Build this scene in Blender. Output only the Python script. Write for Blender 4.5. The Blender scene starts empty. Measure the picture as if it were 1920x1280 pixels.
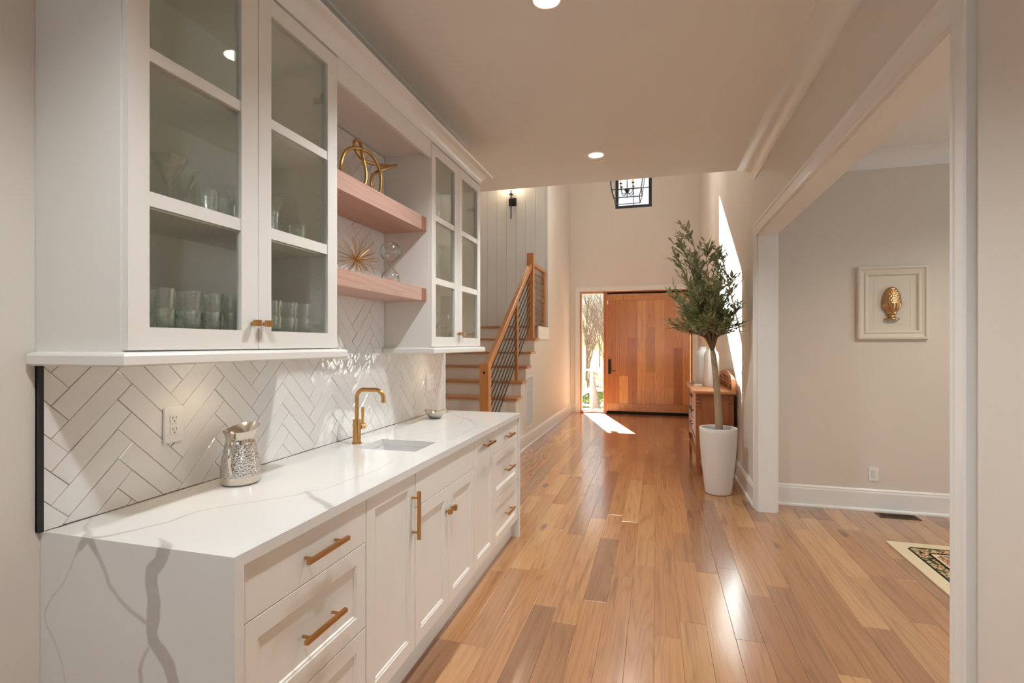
import bpy, bmesh, math, random
from mathutils import Vector, Matrix, noise
R = random.Random(11)
PI = math.pi
scene = bpy.context.scene
col = scene.collection

# ------------------------------------------------------------------ camera
cam_d = bpy.data.cameras.new('camera'); cam = bpy.data.objects.new('camera', cam_d); col.objects.link(cam)
cam.location = (0, 0, 1.425)
cam.rotation_euler = (PI/2, 0, math.radians(15.58))
cam_d.sensor_width = 36; cam_d.lens = 968/1920*36; cam_d.shift_y = 5/1920
cam_d.clip_start = 0.02; cam_d.clip_end = 300
scene.camera = cam
# ------------------------------------------------------------------ world, sun, big window lights, exposure
SUN_DIR = Vector((.71, -2.3, -1.557)).normalized()          # direction the light travels
w = bpy.data.worlds.new('world'); scene.world = w; w.use_nodes = True
nt = w.node_tree; bg = nt.nodes['Background']
sky = nt.nodes.new('ShaderNodeTexSky'); sky.sky_type = 'NISHITA'; sky.sun_disc = False
sky.sun_elevation = math.asin(-SUN_DIR.z); sky.sun_rotation = math.atan2(-SUN_DIR.x, -SUN_DIR.y)
nt.links.new(sky.outputs[0], bg.inputs[0]); bg.inputs[1].default_value = 0.11
sl = bpy.data.lights.new('sun_offscreen', 'SUN'); so = bpy.data.objects.new('sun_offscreen', sl); col.objects.link(so)
sl.energy = 125; sl.angle = math.radians(.55); sl.color = (.84, .96, 1)
so.rotation_euler = SUN_DIR.to_track_quat('-Z', 'Y').to_euler()
def area(name, loc, look, sx, sy, power, color):
    l = bpy.data.lights.new(name, 'AREA'); l.shape = 'RECTANGLE'; l.size = sx; l.size_y = sy; l.energy = power; l.color = color
    o = bpy.data.objects.new(name, l); col.objects.link(o); o.location = loc
    o.rotation_euler = Vector(look).to_track_quat('-Z', 'Z').to_euler(); return o
area('kitchen_window_offscreen', (-0.3, -4.3, 1.7), (0, 1, 0), 4.6, 1.9, 30, (.64, .87, 1))
area('dining_window_offscreen', (5.3, 2.6, 1.6), (-1, 0, 0), 3.0, 1.8, 40, (.72, .91, 1))
# recessed ceiling light of the dining room (it throws the frame's and the finial's shadow downwards)
l = bpy.data.lights.new('dining_ceiling_light_offscreen', 'SPOT'); l.energy = 130; l.color = (1, .92, .76); l.spot_size = 2.6; l.spot_blend = .6; l.shadow_soft_size = .06
o = bpy.data.objects.new('dining_ceiling_light_offscreen', l); col.objects.link(o); o.location = (2.8, 3.2, 3.03)
scene.view_settings.view_transform = 'Standard'; scene.view_settings.look = 'None'
scene.view_settings.exposure = 0.2; scene.view_settings.gamma = 1; scene.view_settings.use_curve_mapping = False
scene.cycles.use_denoising = True
try: scene.cycles.denoiser = 'OPENIMAGEDENOISE'
except Exception: pass
scene.cycles.max_bounces = 10; scene.cycles.diffuse_bounces = 5; scene.cycles.glossy_bounces = 5
scene.cycles.transparent_max_bounces = 24; scene.cycles.transmission_bounces = 6
scene.cycles.caustics_reflective = False; scene.cycles.caustics_refractive = False
scene.cycles.sample_clamp_indirect = 4

# ------------------------------------------------------------------ materials
def lin(c):
    f = lambda v: v/12.92 if v <= .04045 else ((v+.055)/1.055)**2.4
    return tuple(f(x/255) for x in c) + (1,)
class NT:
    def __init__(s, name):
        s.m = bpy.data.materials.new(name); s.m.use_nodes = True; s.t = s.m.node_tree; s.n = s.t.nodes
        s.b = s.n['Principled BSDF']; s.out = s.n['Material Output']
    def new(s, k, **kw):
        n = s.n.new('ShaderNode'+k)
        for a, v in kw.items(): setattr(n, a, v)
        return n
    def link(s, a, b): s.t.links.new(a, b)
    def math(s, op, a, b=None, c=None):
        n = s.new('Math', operation=op)
        for i, v in enumerate((a, b, c)):
            if v is None: continue
            if isinstance(v, (int, float)): n.inputs[i].default_value = v
            else: s.link(v, n.inputs[i])
        return n.outputs[0]
    def mix(s, fac, a, b):
        n = s.new('Mix', data_type='RGBA')
        for sock, v in ((n.inputs[0], fac), (n.inputs[6], a), (n.inputs[7], b)):
            if isinstance(v, (int, float, tuple)): sock.default_value = v
            else: s.link(v, sock)
        return n.outputs[2]
    def ramp(s, fac, stops, interp='LINEAR'):
        n = s.new('ValToRGB'); n.color_ramp.interpolation = interp
        e = n.color_ramp.elements
        while len(e) < len(stops): e.new(.5)
        for el, (p, c) in zip(e, stops): el.position = p; el.color = c
        s.link(fac, n.inputs[0]); return n.outputs[0]
    def noise(s, vec, scale, detail=3, rough=.5, dist=0):
        n = s.new('TexNoise'); n.inputs['Scale'].default_value = scale; n.inputs['Detail'].default_value = detail
        n.inputs['Roughness'].default_value = rough; n.inputs['Distortion'].default_value = dist
        if vec is not None: s.link(vec, n.inputs['Vector'])
        return n.outputs[0]
    def bump(s, h, strength, dist=.01, normal=None):
        n = s.new('Bump'); n.inputs['Strength'].default_value = strength; n.inputs['Distance'].default_value = dist
        s.link(h, n.inputs['Height'])
        if normal: s.link(normal, n.inputs['Normal'])
        return n.outputs[0]
    def pos(s): return s.new('NewGeometry').outputs['Position']
    def rand(s): return s.new('ObjectInfo').outputs['Random']
    def set(s, rough=None, metal=None, spec=None, coat=None, coat_rough=None):
        for k, v in (('Roughness', rough), ('Metallic', metal), ('Specular IOR Level', spec), ('Coat Weight', coat), ('Coat Roughness', coat_rough)):
            if v is not None: s.b.inputs[k].default_value = v
def paint(name, c, rough=.6, bump=.0, bscale=180, spec=.5, metal=0, coat=0):
    t = NT(name); t.set(rough, metal, spec, coat, .1)
    p = t.pos(); n = t.noise(p, 3, 2)
    c0 = lin(c); c1 = tuple(x*.965 for x in c0[:3]) + (1,)
    t.link(t.mix(n, c1, c0), t.b.inputs['Base Color'])
    if bump: t.link(t.bump(t.noise(p, bscale, 2), bump, .004), t.b.inputs['Normal'])
    return t.m
def wood(name, tones, axis, rough=.4, dark=.55, along=.9, across=13, rings=26, knots=0, coat=0, bump=.12, ringmix=.35):
    """oak-like wood; the grain runs along axis (0 x, 1 y, 2 z); each piece gets its own tone and its own stretch of grain"""
    t = NT(name); t.set(rough, 0, .5, coat, .15)
    rnd = t.rand(); comb = t.new('CombineXYZ')
    for i, k in enumerate((37.0, 53.0, 71.0)): t.link(t.math('MULTIPLY', rnd, k), comb.inputs[i])
    add = t.new('VectorMath', operation='ADD'); t.link(t.pos(), add.inputs[0]); t.link(comb.outputs[0], add.inputs[1])
    def scaled(a, b):
        m = t.new('VectorMath', operation='MULTIPLY'); t.link(add.outputs[0], m.inputs[0])
        m.inputs[1].default_value = tuple(a if i == axis else b for i in range(3)); return m.outputs[0]
    fine = t.noise(scaled(along*3, across*11), 1, 5, .65)
    broad = t.noise(scaled(along*.42, across*.5), 1, 2, .45, .15)
    ring = t.math('MULTIPLY_ADD', t.math('SINE', t.math('MULTIPLY', broad, rings*4.2)), .5, .5)
    ring = t.math('POWER', ring, 4)
    st = [(i/(len(tones)-1), lin(c)) for i, c in enumerate(tones)]
    base = t.ramp(t.math('FRACT', t.math('MULTIPLY', rnd, 7.31)), st)
    dk = t.new('Mix', data_type='RGBA', blend_type='MULTIPLY'); dk.inputs[0].default_value = 1
    t.link(base, dk.inputs[6]); dk.inputs[7].default_value = (dark, dark*.9, dark*.8, 1)
    f1 = t.math('MULTIPLY', ring, t.math('MULTIPLY', fine, ringmix*1.6))
    f2 = t.math('MAXIMUM', t.math('MULTIPLY', t.math('SUBTRACT', fine, .48), 1.7), 0)
    f = t.math('MINIMUM', t.math('ADD', f1, f2), 1)
    c = t.mix(f, base, dk.outputs[2])
    if knots:
        v = t.new('TexVoronoi'); v.inputs['Scale'].default_value = 1; t.link(scaled(1.25, 4.6), v.inputs['Vector'])
        d = t.math('ADD', v.outputs['Distance'], t.math('MULTIPLY', t.math('SUBTRACT', t.noise(scaled(9, 26), 1, 3), .5), .16))
        sc = t.new('SeparateColor'); t.link(v.outputs['Color'], sc.inputs[0])
        on = t.math('GREATER_THAN', sc.outputs[0], 1-knots)
        k = t.math('MULTIPLY', t.math('SMOOTH_MIN', t.math('MAXIMUM', t.math('MULTIPLY_ADD', d, -9.0, 1.35), 0), 1, .1), on)
        c = t.mix(t.math('MULTIPLY', k, .85), c, lin((84, 58, 42)))
        streak = t.noise(scaled(1.1, 17), 1, 2, .5, .6)
        s2 = t.math('MULTIPLY', t.math('MAXIMUM', t.math('MULTIPLY_ADD', streak, 7.0, -4.2), 0), .5)
        c = t.mix(t.math('MINIMUM', s2, .55), c, lin((112, 84, 66)))
    t.link(c, t.b.inputs['Base Color'])
    if bump: t.link(t.bump(t.math('ADD', fine, t.math('MULTIPLY', ring, .6)), bump, .0015), t.b.inputs['Normal'])
    t.link(t.math('MULTIPLY_ADD', fine, .12, rough-.06), t.b.inputs['Roughness'])
    return t.m
def metal(name, c, rough=.25, hammer=0, hscale=90, brushed=False):
    t = NT(name); t.set(rough, 1); t.b.inputs['Base Color'].default_value = lin(c)
    p = t.pos()
    if hammer:
        v = t.new('TexVoronoi'); v.inputs['Scale'].default_value = hscale; t.link(p, v.inputs['Vector'])
        t.link(t.bump(v.outputs['Distance'], hammer, .004), t.b.inputs['Normal'])
    else:
        n = t.noise(p, 60, 2); t.link(t.math('MULTIPLY_ADD', n, .1, rough-.05), t.b.inputs['Roughness'])
    return t.m
def glassy(name, tint, edge=.35, base=.03, rough=.02, ripple=0):
    """clear thin glass: see-through with a Fresnel reflection"""
    t = NT(name); tr = t.new('BsdfTransparent'); tr.inputs[0].default_value = tint
    gl = t.new('BsdfGlossy'); gl.inputs['Roughness'].default_value = rough; gl.inputs[0].default_value = (.95, 1, .98, 1)
    lw = t.new('LayerWeight'); lw.inputs[0].default_value = .2
    if ripple:
        nb = t.bump(t.noise(t.pos(), 150, 2), ripple, .01); t.link(nb, gl.inputs['Normal']); t.link(nb, lw.inputs['Normal'])
    f = t.math('MULTIPLY_ADD', lw.outputs['Fresnel'], edge, base)
    mx = t.new('MixShader'); t.link(f, mx.inputs[0]); t.link(tr.outputs[0], mx.inputs[1]); t.link(gl.outputs[0], mx.inputs[2])
    t.link(mx.outputs[0], t.out.inputs[0]); return t.m
def glow(name, c, strength):
    t = NT(name); t.b.inputs['Base Color'].default_value = lin(c); t.b.inputs['Emission Color'].default_value = lin(c)
    t.b.inputs['Emission Strength'].default_value = strength; return t.m

M = {}
M['wall'] = paint('wall_paint', (229, 221, 212), .75, .04)
M['dining_wall'] = paint('dining_wall_paint', (224, 214, 203), .75, .04)
M['ceiling'] = paint('ceiling_paint', (243, 242, 240), .8, .03)
M['trim'] = paint('trim_paint', (240, 239, 237), .28)
M['board'] = paint('board_wall_paint', (214, 213, 212), .5)
M['cabinet'] = paint('cabinet_paint', (238, 234, 228), .34)
M['interior'] = paint('cabinet_interior_paint', (243, 243, 235), .5)
M['white'] = paint('white_plastic', (240, 238, 234), .3)
M['porcelain'] = paint('white_porcelain', (243, 242, 242), .12, coat=.5)
M['ceramic'] = paint('matte_white_ceramic', (240, 240, 238), .5)
M['pot'] = paint('white_fibre_stone', (238, 235, 231), .55, .15, 60)
M['black'] = paint('black_metal', (26, 26, 28), .4, metal=0)
M['dark'] = paint('black_seal_and_duct_shade', (20, 18, 17), .8)  # own black of the door seals; also painted shade inside the floor register
M['hole_shade'] = paint('painted_hole_shade', (70, 66, 62), .6)  # shade of pin holes and outlet openings, put into the colour
M['soil'] = paint('dark_soil', (62, 52, 44), .95, .8, 90)
M['window_frame'] = paint('dark_window_frame', (38, 44, 56), .4)
M['brass'] = metal('brushed_brass', (196, 148, 92), .3)
M['gold'] = metal('gold_leaf', (200, 158, 92), .32)
M['antique_gold'] = metal('antique_gold', (198, 158, 112), .28)
M['silver'] = metal('polished_silver', (222, 214, 204), .13)
M['hammered'] = metal('hammered_silver', (214, 210, 204), .14, .8, 130)
M['steel'] = metal('hinge_steel', (190, 188, 184), .3)
M['bronze'] = metal('bronze_register', (110, 88, 62), .45)
M['pane'] = glassy('clear_pane', (.985, .995, .985, 1), .45, .02)
M['glassware'] = glassy('clear_glassware', (.975, .985, .98, 1), .8, .08, .03)
M['crackle'] = glassy('crackled_glass', (.965, .98, .97, 1), .9, .09, .03, .16)
M['sand'] = paint('pink_sand', (196, 140, 122), .9, .3, 200)
M['pink'] = paint('pink_petal', (188, 128, 140), .6)
M['floor'] = wood('oak_floor', [(158, 110, 76), (190, 138, 94), (174, 122, 80), (200, 151, 104), (148, 106, 78), (184, 131, 88), (208, 162, 114)], 1, .23, .5, knots=.5, coat=.65, ringmix=.36, rings=20)
M['floor_base'] = paint('floor_joint', (92, 62, 42), .7)
M['door'] = wood('stained_oak_door', [(186, 112, 56), (216, 146, 82), (172, 102, 54), (226, 160, 96), (204, 134, 78)], 2, .3, .5, coat=1, knots=.12, ringmix=.35)
M['doorframe'] = wood('stained_oak_frame', [(186, 110, 54), (180, 104, 50)], 2, .35, .6)
M['railing'] = wood('oak_railing', [(190, 126, 70), (180, 116, 64)], 2, .35, .68, coat=.2)
M['handrail'] = wood('oak_handrail', [(188, 122, 66), (182, 116, 62)], 1, .35, .68, coat=.2)
M['tread'] = wood('oak_tread', [(188, 130, 80), (180, 122, 76)], 0, .35, .68)
M['shelf'] = wood('pink_oak_shelf', [(198, 160, 144), (192, 154, 138)], 1, .5, .7)
M['shelf_end'] = wood('oak_shelf_end', [(168, 118, 92), (164, 114, 88)], 2, .5, .7)
M['console'] = wood('antique_oak', [(176, 104, 58), (168, 98, 54), (184, 112, 64)], 2, .38, .6, coat=.15)
M['console_top'] = wood('antique_oak_top', [(190, 124, 78), (184, 118, 74)], 1, .36, .65, coat=.2)
M['bark'] = wood('olive_bark', [(182, 162, 134), (172, 152, 126)], 2, .85, .5, 2, 30, bump=.8)
M['branch'] = wood('olive_twig', [(140, 118, 92), (128, 108, 84)], 2, .8, .6, bump=.2)
t = NT('olive_leaf'); t.set(.5); rnd = t.rand()
bk = t.new('NewGeometry').outputs['Backfacing']
lf = t.ramp(t.math('FRACT', t.math('ADD', rnd, t.noise(t.pos(), 23, 1))), [(0, lin((84, 98, 48))), (.5, lin((118, 132, 72))), (1, lin((158, 168, 108)))])
t.link(t.mix(bk, lf, lin((172, 178, 140))), t.b.inputs['Base Color']); M['leaf'] = t.m
M['olive'] = paint('dark_olive', (34, 26, 28), .3)
M['bulb'] = glow('warm_bulb', (255, 214, 150), 14)
M['can'] = glow('downlight_lens', (255, 240, 220), 9)
M['candle'] = paint('candle_sleeve', (206, 176, 128), .5)
M['deck'] = paint('porch_stone', (176, 172, 166), .8, .2, 40, spec=.1)
M['ground'] = paint('leaf_litter', (124, 92, 66), .95, .6, 8, spec=0)
t = NT('bare_bark'); t.set(.9); t.link(t.mix(t.noise(t.pos(), 2, 3), lin((92, 82, 74)), lin((128, 116, 106))), t.b.inputs['Base Color']); M['tree'] = t.m
t = NT('shrub_leaf'); t.set(.5); t.link(t.ramp(t.noise(t.pos(), 9, 2), [(.3, lin((58, 78, 34))), (.7, lin((134, 144, 76)))]), t.b.inputs['Base Color']); M['shrub'] = t.m
t = NT('rail_wood'); t.set(.8); t.link(t.mix(t.noise(t.pos(), 6, 2), lin((96, 90, 84)), lin((118, 110, 102))), t.b.inputs['Base Color']); M['railwood'] = t.m
# glazed handmade tile: wavy gloss
t = NT('glazed_tile'); t.set(.09, 0, .6, 1, .035); rnd = t.rand(); p = t.pos()
t.link(t.mix(t.math('FRACT', t.math('MULTIPLY', rnd, 3.7)), lin((234, 230, 226)), lin((240, 238, 235))), t.b.inputs['Base Color'])
comb = t.new('CombineXYZ')
for i in range(3): t.link(t.math('MULTIPLY', rnd, 31.0+9*i), comb.inputs[i])
av = t.new('VectorMath', operation='ADD'); t.link(p, av.inputs[0]); t.link(comb.outputs[0], av.inputs[1])
t.link(t.bump(t.noise(av.outputs[0], 13, 2, .5, .4), .32, .012), t.b.inputs['Normal']); t.t.links.new(t.b.inputs['Normal'].links[0].from_socket, t.b.inputs['Coat Normal']); M['tile'] = t.m
M['grout'] = paint('grout', (202, 193, 184), .9)
# quartz with veins stored on the slab as an attribute
t = NT('veined_quartz'); t.set(.1, 0, .5)
at = t.new('Attribute', attribute_name='vein'); p = t.pos()
c0 = t.mix(t.noise(p, 5, 3), lin((236, 234, 231)), lin((228, 226, 224)))
vc = t.mix(t.noise(p, 40, 3), lin((182, 176, 171)), lin((204, 199, 195)))
t.link(t.mix(at.outputs['Fac'], c0, vc), t.b.inputs['Base Color']); M['quartz'] = t.m
# rug
t = NT('oriental_rug'); t.set(.95, spec=.1)
at = t.new('Attribute', attribute_name='edge'); p = t.pos(); d = at.outputs['Fac']
v = t.new('TexVoronoi'); v.inputs['Scale'].default_value = 34; t.link(p, v.inputs['Vector'])
flo = t.ramp(v.outputs['Distance'], [(0, lin((150, 62, 44))), (.3, lin((206, 176, 132))), (.55, lin((84, 92, 66))), (.8, lin((44, 36, 32)))], 'CONSTANT')
flo2 = t.ramp(t.noise(p, 42, 3, .6), [(.40, lin((196, 166, 124))), (.5, lin((140, 66, 48))), (.58, lin((196, 170, 130))), (.66, lin((60, 50, 42)))], 'CONSTANT')
cream, blk = lin((222, 204, 172)), lin((36, 30, 28))
band = t.ramp(d, [(0, cream), (.085, blk), (.1, (0, 0, 0, 1)), (.17, blk), (.19, cream), (.205, (0, 0, 0, 1)), (.3, blk), (.32, cream), (.335, blk), (.35, (0, 0, 0, 1))], 'CONSTANT')
bw = t.new('RGBToBW'); t.link(band, bw.inputs[0]); isf = t.math('LESS_THAN', bw.outputs[0], .0005)
pat = t.mix(t.math('GREATER_THAN', d, .2), flo, flo2)
t.link(t.mix(isf, band, pat), t.b.inputs['Base Color']); t.link(t.bump(t.noise(p, 500, 1), .5, .002), t.b.inputs['Normal']); M['rug'] = t.m

# ------------------------------------------------------------------ object helpers
WM = {}
def _props(o, label=None, cat=None, group=None, kind=None):
    for k, v in (('label', label), ('category', cat), ('group', group), ('kind', kind)):
        if v: o[k] = v
def thing(name, label, cat, loc, group=None, kind=None):
    o = bpy.data.objects.new(name, None); col.objects.link(o); o.location = loc; o.empty_display_size = .1
    WM[o] = Matrix.Translation(loc); _props(o, label, cat, group, kind); return o
def link(name, me, parent=None, mtx=None):
    o = bpy.data.objects.new(name, me); col.objects.link(o)
    mtx = mtx or Matrix.Identity(4)
    if parent:
        o.parent = parent; o.matrix_parent_inverse = WM[parent].inverted()
    o.matrix_basis = mtx; WM[o] = mtx.copy(); return o
def mk(name, bm, m, parent=None, smooth=False, bevel=0, seg=2, angle=35, kind=None, **tags):
    """bmesh in world coordinates -> one mesh object with its origin in its middle"""
    if bevel:
        es = [e for e in bm.edges if len(e.link_faces) == 2 and e.calc_face_angle(0) > .6]
        bmesh.ops.bevel(bm, geom=es, offset=bevel, segments=seg, affect='EDGES', clamp_overlap=True)
    c = Vector((0, 0, 0))
    if bm.verts:
        lo = Vector((min(v.co[i] for v in bm.verts) for i in range(3))); hi = Vector((max(v.co[i] for v in bm.verts) for i in range(3)))
        c = (lo+hi)/2
        if parent is None: c.z = lo.z
    for v in bm.verts: v.co -= c
    me = bpy.data.meshes.new(name); bm.normal_update(); bm.to_mesh(me); bm.free()
    me.materials.append(M[m] if isinstance(m, str) else m)
    if smooth:
        for p in me.polygons: p.use_smooth = True
        if angle < 180: me.set_sharp_from_angle(angle=math.radians(angle))
    o = link(name, me, parent, Matrix.Translation(c))
    if kind: o['kind'] = kind
    _props(o, tags.get('label'), tags.get('category'), tags.get('group')); return o
def BM(): return bmesh.new()
def box(bm, x0, x1, y0, y1, z0, z1, mtx=None):
    vs = [bm.verts.new((x, y, z)) for x in (x0, x1) for y in (y0, y1) for z in (z0, z1)]
    if mtx:
        for v in vs: v.co = mtx @ v.co
    for f in ((0, 1, 3, 2), (4, 6, 7, 5), (0, 4, 5, 1), (2, 3, 7, 6), (0, 2, 6, 4), (1, 5, 7, 3)): bm.faces.new([vs[i] for i in f])
    return bm
def bxo(name, x0, x1, y0, y1, z0, z1, m, parent=None, bevel=0, **k): return mk(name, box(BM(), x0, x1, y0, y1, z0, z1), m, parent, bevel=bevel, **k)
def tube(bm, pts, rad, seg=10, closed=False, cap=True):
    pts = [Vector(p) for p in pts]; n = len(pts)
    rad = rad if isinstance(rad, (list, tuple)) else [rad]*n
    rings = []; prev = None
    for i, p in enumerate(pts):
        if closed: d = pts[(i+1) % n]-pts[i-1]
        else: d = pts[min(i+1, n-1)]-pts[max(i-1, 0)]
        d.normalize()
        if prev is None:
            a = Vector((0, 0, 1)) if abs(d.z) < .9 else Vector((1, 0, 0)); u = d.cross(a).normalized()
        else: u = (prev-d*prev.dot(d)).normalized()
        prev = u; v = d.cross(u)
        rings.append([bm.verts.new(p+(u*math.cos(2*PI*k/seg)+v*math.sin(2*PI*k/seg))*rad[i]) for k in range(seg)])
    m = n if closed else n-1
    for i in range(m):
        a, b = rings[i], rings[(i+1) % n]
        for k in range(seg): bm.faces.new((a[k], a[(k+1) % seg], b[(k+1) % seg], b[k]))
    if cap and not closed:
        bm.faces.new(rings[0][::-1]); bm.faces.new(rings[-1])
    return bm
def smoothpath(pts, sub=6, closed=False):
    P = [Vector(p) for p in pts]; n = len(P); out = []
    for i in range(n if closed else n-1):
        p0, p1, p2, p3 = ((P[(i-1) % n], P[i], P[(i+1) % n], P[(i+2) % n]) if closed else (P[max(i-1, 0)], P[i], P[i+1], P[min(i+2, n-1)]))
        for k in range(sub):
            s = k/sub
            out.append(.5*((2*p1)+(p2-p0)*s+(2*p0-5*p1+4*p2-p3)*s*s+(3*p1-p0-3*p2+p3)*s**3))
    if not closed: out.append(P[-1])
    return out
def lathe(bm, prof, c=(0, 0, 0), seg=24, fn=None, axis='z', close=False):
    rings = []
    for r, z in prof:
        ring = []
        for k in range(seg):
            a = 2*PI*k/seg; rr = fn(r, z, a) if fn else r
            if axis == 'z': q = (c[0]+rr*math.cos(a), c[1]+rr*math.sin(a), c[2]+z)
            elif axis == 'x': q = (c[0]+z, c[1]+rr*math.cos(a), c[2]+rr*math.sin(a))
            else: q = (c[0]+rr*math.cos(a), c[1]+z, c[2]+rr*math.sin(a))
            ring.append(bm.verts.new(q))
        rings.append(ring)
    for a, b in zip(rings, rings[1:]):
        for k in range(seg): bm.faces.new((a[k], a[(k+1) % seg], b[(k+1) % seg], b[k]))
    if close: bm.faces.new(rings[0][::-1]); bm.faces.new(rings[-1])
    return bm
def sweep(bm, path, prof, mapping, side=1, cap=True):
    """sweep a closed profile of (offset, height) along a 2-D path with mitred corners; mapping(p, q, h) -> xyz"""
    path = [Vector(p) for p in path]; n = len(path); rings = []
    for i in range(n):
        d0 = (path[i]-path[i-1]).normalized() if i else None
        d1 = (path[i+1]-path[i]).normalized() if i < n-1 else None
        n0 = Vector((-d0.y, d0.x))*side if d0 else None; n1 = Vector((-d1.y, d1.x))*side if d1 else None
        if n0 is None: mv = n1
        elif n1 is None: mv = n0
        else:
            mv = (n0+n1); mv = mv/max(mv.dot(n0), .2)
        rings.append([bm.verts.new(mapping(*(path[i]+mv*o), h)) for o, h in prof])
    k = len(prof)
    for a, b in zip(rings, rings[1:]):
        for j in range(k): bm.faces.new((a[j], a[(j+1) % k], b[(j+1) % k], b[j]))
    if cap: bm.faces.new(rings[0][::-1]); bm.faces.new(rings[-1])
    bmesh.ops.recalc_face_normals(bm, faces=bm.faces[:]); return bm
XYZ = lambda p, q, h: (p, q, h)
def dup(root, off=(0, 0, 0), label=None, mtx=None):
    """a copy of a thing with copies of its parts and sub-parts, sharing mesh data"""
    T = mtx or Matrix.Translation(off)
    def cp(o, parent):
        c = o.copy(); col.objects.link(c)
        if parent is None: c.matrix_basis = T @ o.matrix_basis; WM[c] = c.matrix_basis.copy()
        else:
            c.parent = parent; c.matrix_parent_inverse = o.matrix_parent_inverse.copy(); WM[c] = WM[o]
        for ch in list(o.children): cp(ch, c)
        return c
    r = cp(root, None)
    if label: r['label'] = label
    return r

# ------------------------------------------------------------------ measures of the place (metres)
XW, XR, XL = -1.62, .84, -1.73       # cabinet wall, opening wall, hall wall under the stairs
ZC, YC, YD = 2.96, 4.93, 10.75       # low ceiling, where it ends, entry wall
ZF = 6.0                             # foyer ceiling
OY0, OY1, OZ = 1.79, 4.81, 2.365     # cased opening
S = dict(kind='structure')

# ------------------------------------------------------------------ floor: every plank its own piece
def proj(p):
    y = math.radians(15.58); q = Vector(p)-Vector((0, 0, 1.425))
    dd = -math.sin(y)*q.x+math.cos(y)*q.y
    if dd < .1: return None
    return 960+968*(math.cos(y)*q.x+math.sin(y)*q.y)/dd, 645-968*q.z/dd, dd
floor = mk('floor', box(BM(), -4.2, 5.6, -4.5, YD, -.12, -.012), 'floor_base', **S)
PW = .127; planks = []
x = -4.2; row = 0
while x < 5.55:
    y = -4.5-R.random()*1.2
    while y < YD:
        L_ = R.choice((.55, .8, 1.0, 1.2, 1.5, 1.8))*R.uniform(.9, 1.1); y1 = min(y+L_, YD)
        if YD-y1 < .3: y1 = YD
        y0 = max(y, -4.5)
        if y1 > -4.5 and y1-y0 > .05: planks.append((x, x+PW, y0, y1))
        y = y1 if y1 < YD else YD
    x += PW; row += 1
def seen(pl):
    n = 0
    for i in range(5):
        for j in (0, .5, 1):
            px, py = pl[0]+(pl[1]-pl[0])*j, pl[2]+(pl[3]-pl[2])*i/4
            q = proj((px, py, 0))
            if not q or not (0 < q[0] < 1775 and q[1] < 1280): continue
            if px < -1.03 and py < 3.72 or px < XL: continue
            if px/py < -.262 and py > 3.72: continue                 # behind the counter
            if px > .98 and py > 5.08 or (px > XR and px < .98 and py > OY1): continue
            if px > .84 and px/py > .46: continue
            if .42 < px < .8 and 6.2 < py < 7.2: continue
            n += 1/(q[2]*q[2])
    return n
ranked = sorted(planks, key=lambda p: -seen(p))
def plank(bm, a, b, c, d):
    g, ch = .0004, .0011
    lo = [bm.verts.new(q) for q in ((a+g, c+g, -.012), (b-g, c+g, -.012), (b-g, d-g, -.012), (a+g, d-g, -.012))]
    mi = [bm.verts.new((v.co.x, v.co.y, -.0008)) for v in lo]
    up = [bm.verts.new(q) for q in ((a+g+ch, c+g+ch, 0), (b-g-ch, c+g+ch, 0), (b-g-ch, d-g-ch, 0), (a+g+ch, d-g-ch, 0))]
    for r0, r1 in ((lo, mi), (mi, up)):
        for k in range(4): bm.faces.new((r0[k], r0[(k+1) % 4], r1[(k+1) % 4], r1[k]))
    bm.faces.new(up); return bm
nvis = min(300, sum(1 for p in ranked if seen(p) > 0))
for p in ranked[:nvis]: mk('plank', plank(BM(), *p), 'floor', floor)
bm = BM()
for p in ranked[nvis:]: plank(bm, *p)
mk('plank_field', bm, 'floor', floor, kind='stuff')

# ------------------------------------------------------------------ walls and ceilings
bm = BM(); box(bm, XW-.16, XW, -.6, 3.80, 0, ZC); mk('wall_left', bm, 'wall', **S)
bm = BM(); box(bm, XR, XR+.14, -.6, OY0, 0, ZC); box(bm, XR, XR+.14, OY0, OY1, OZ, ZC); box(bm, XR, XR+.14, OY1, YC, 0, ZC); box(bm, XR, XR+.14, YC, YD, 0, ZF); box(bm, XR, XR+.14, -.6, YC, ZC, ZF)
mk('wall_right', bm, 'wall', **S)
bm = BM(); box(bm, -4.4, 5.8, -4.7, -4.5, 0, ZC); mk('wall_back', bm, 'wall', **S)
bm = BM(); box(bm, -4.4, -4.2, -4.5, -.6, 0, ZC); box(bm, -4.2, XW-.16, -.6, -.46, 0, ZC); mk('wall_kitchen', bm, 'wall', **S)
bm = BM(); box(bm, 5.6, 5.8, -4.5, 5.2, 0, 3.05); mk('wall_dining_window', bm, 'dining_wall', **S)
bm = BM(); box(bm, XR+.14, 5.6, 5.08, 5.2, 0, 3.05); mk('wall_dining', bm, 'dining_wall', **S)
# entry wall with door unit (x -1.53..0.70, z to 2.515) and the high window (x -0.80..-0.08, z 4.19..5.72)
bm = BM()
box(bm, -3.2, -1.53, YD, YD+.16, 0, ZF); box(bm, .70, XR+.14, YD, YD+.16, 0, ZF); box(bm, -1.53, .70, YD, YD+.16, 2.515, 4.19)
box(bm, -1.53, -.80, YD, YD+.16, 4.19, 5.72); box(bm, -.08, .70, YD, YD+.16, 4.19, 5.72); box(bm, -1.53, .70, YD, YD+.16, 5.72, ZF)
mk('wall_entry', bm, 'wall', **S)
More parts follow.
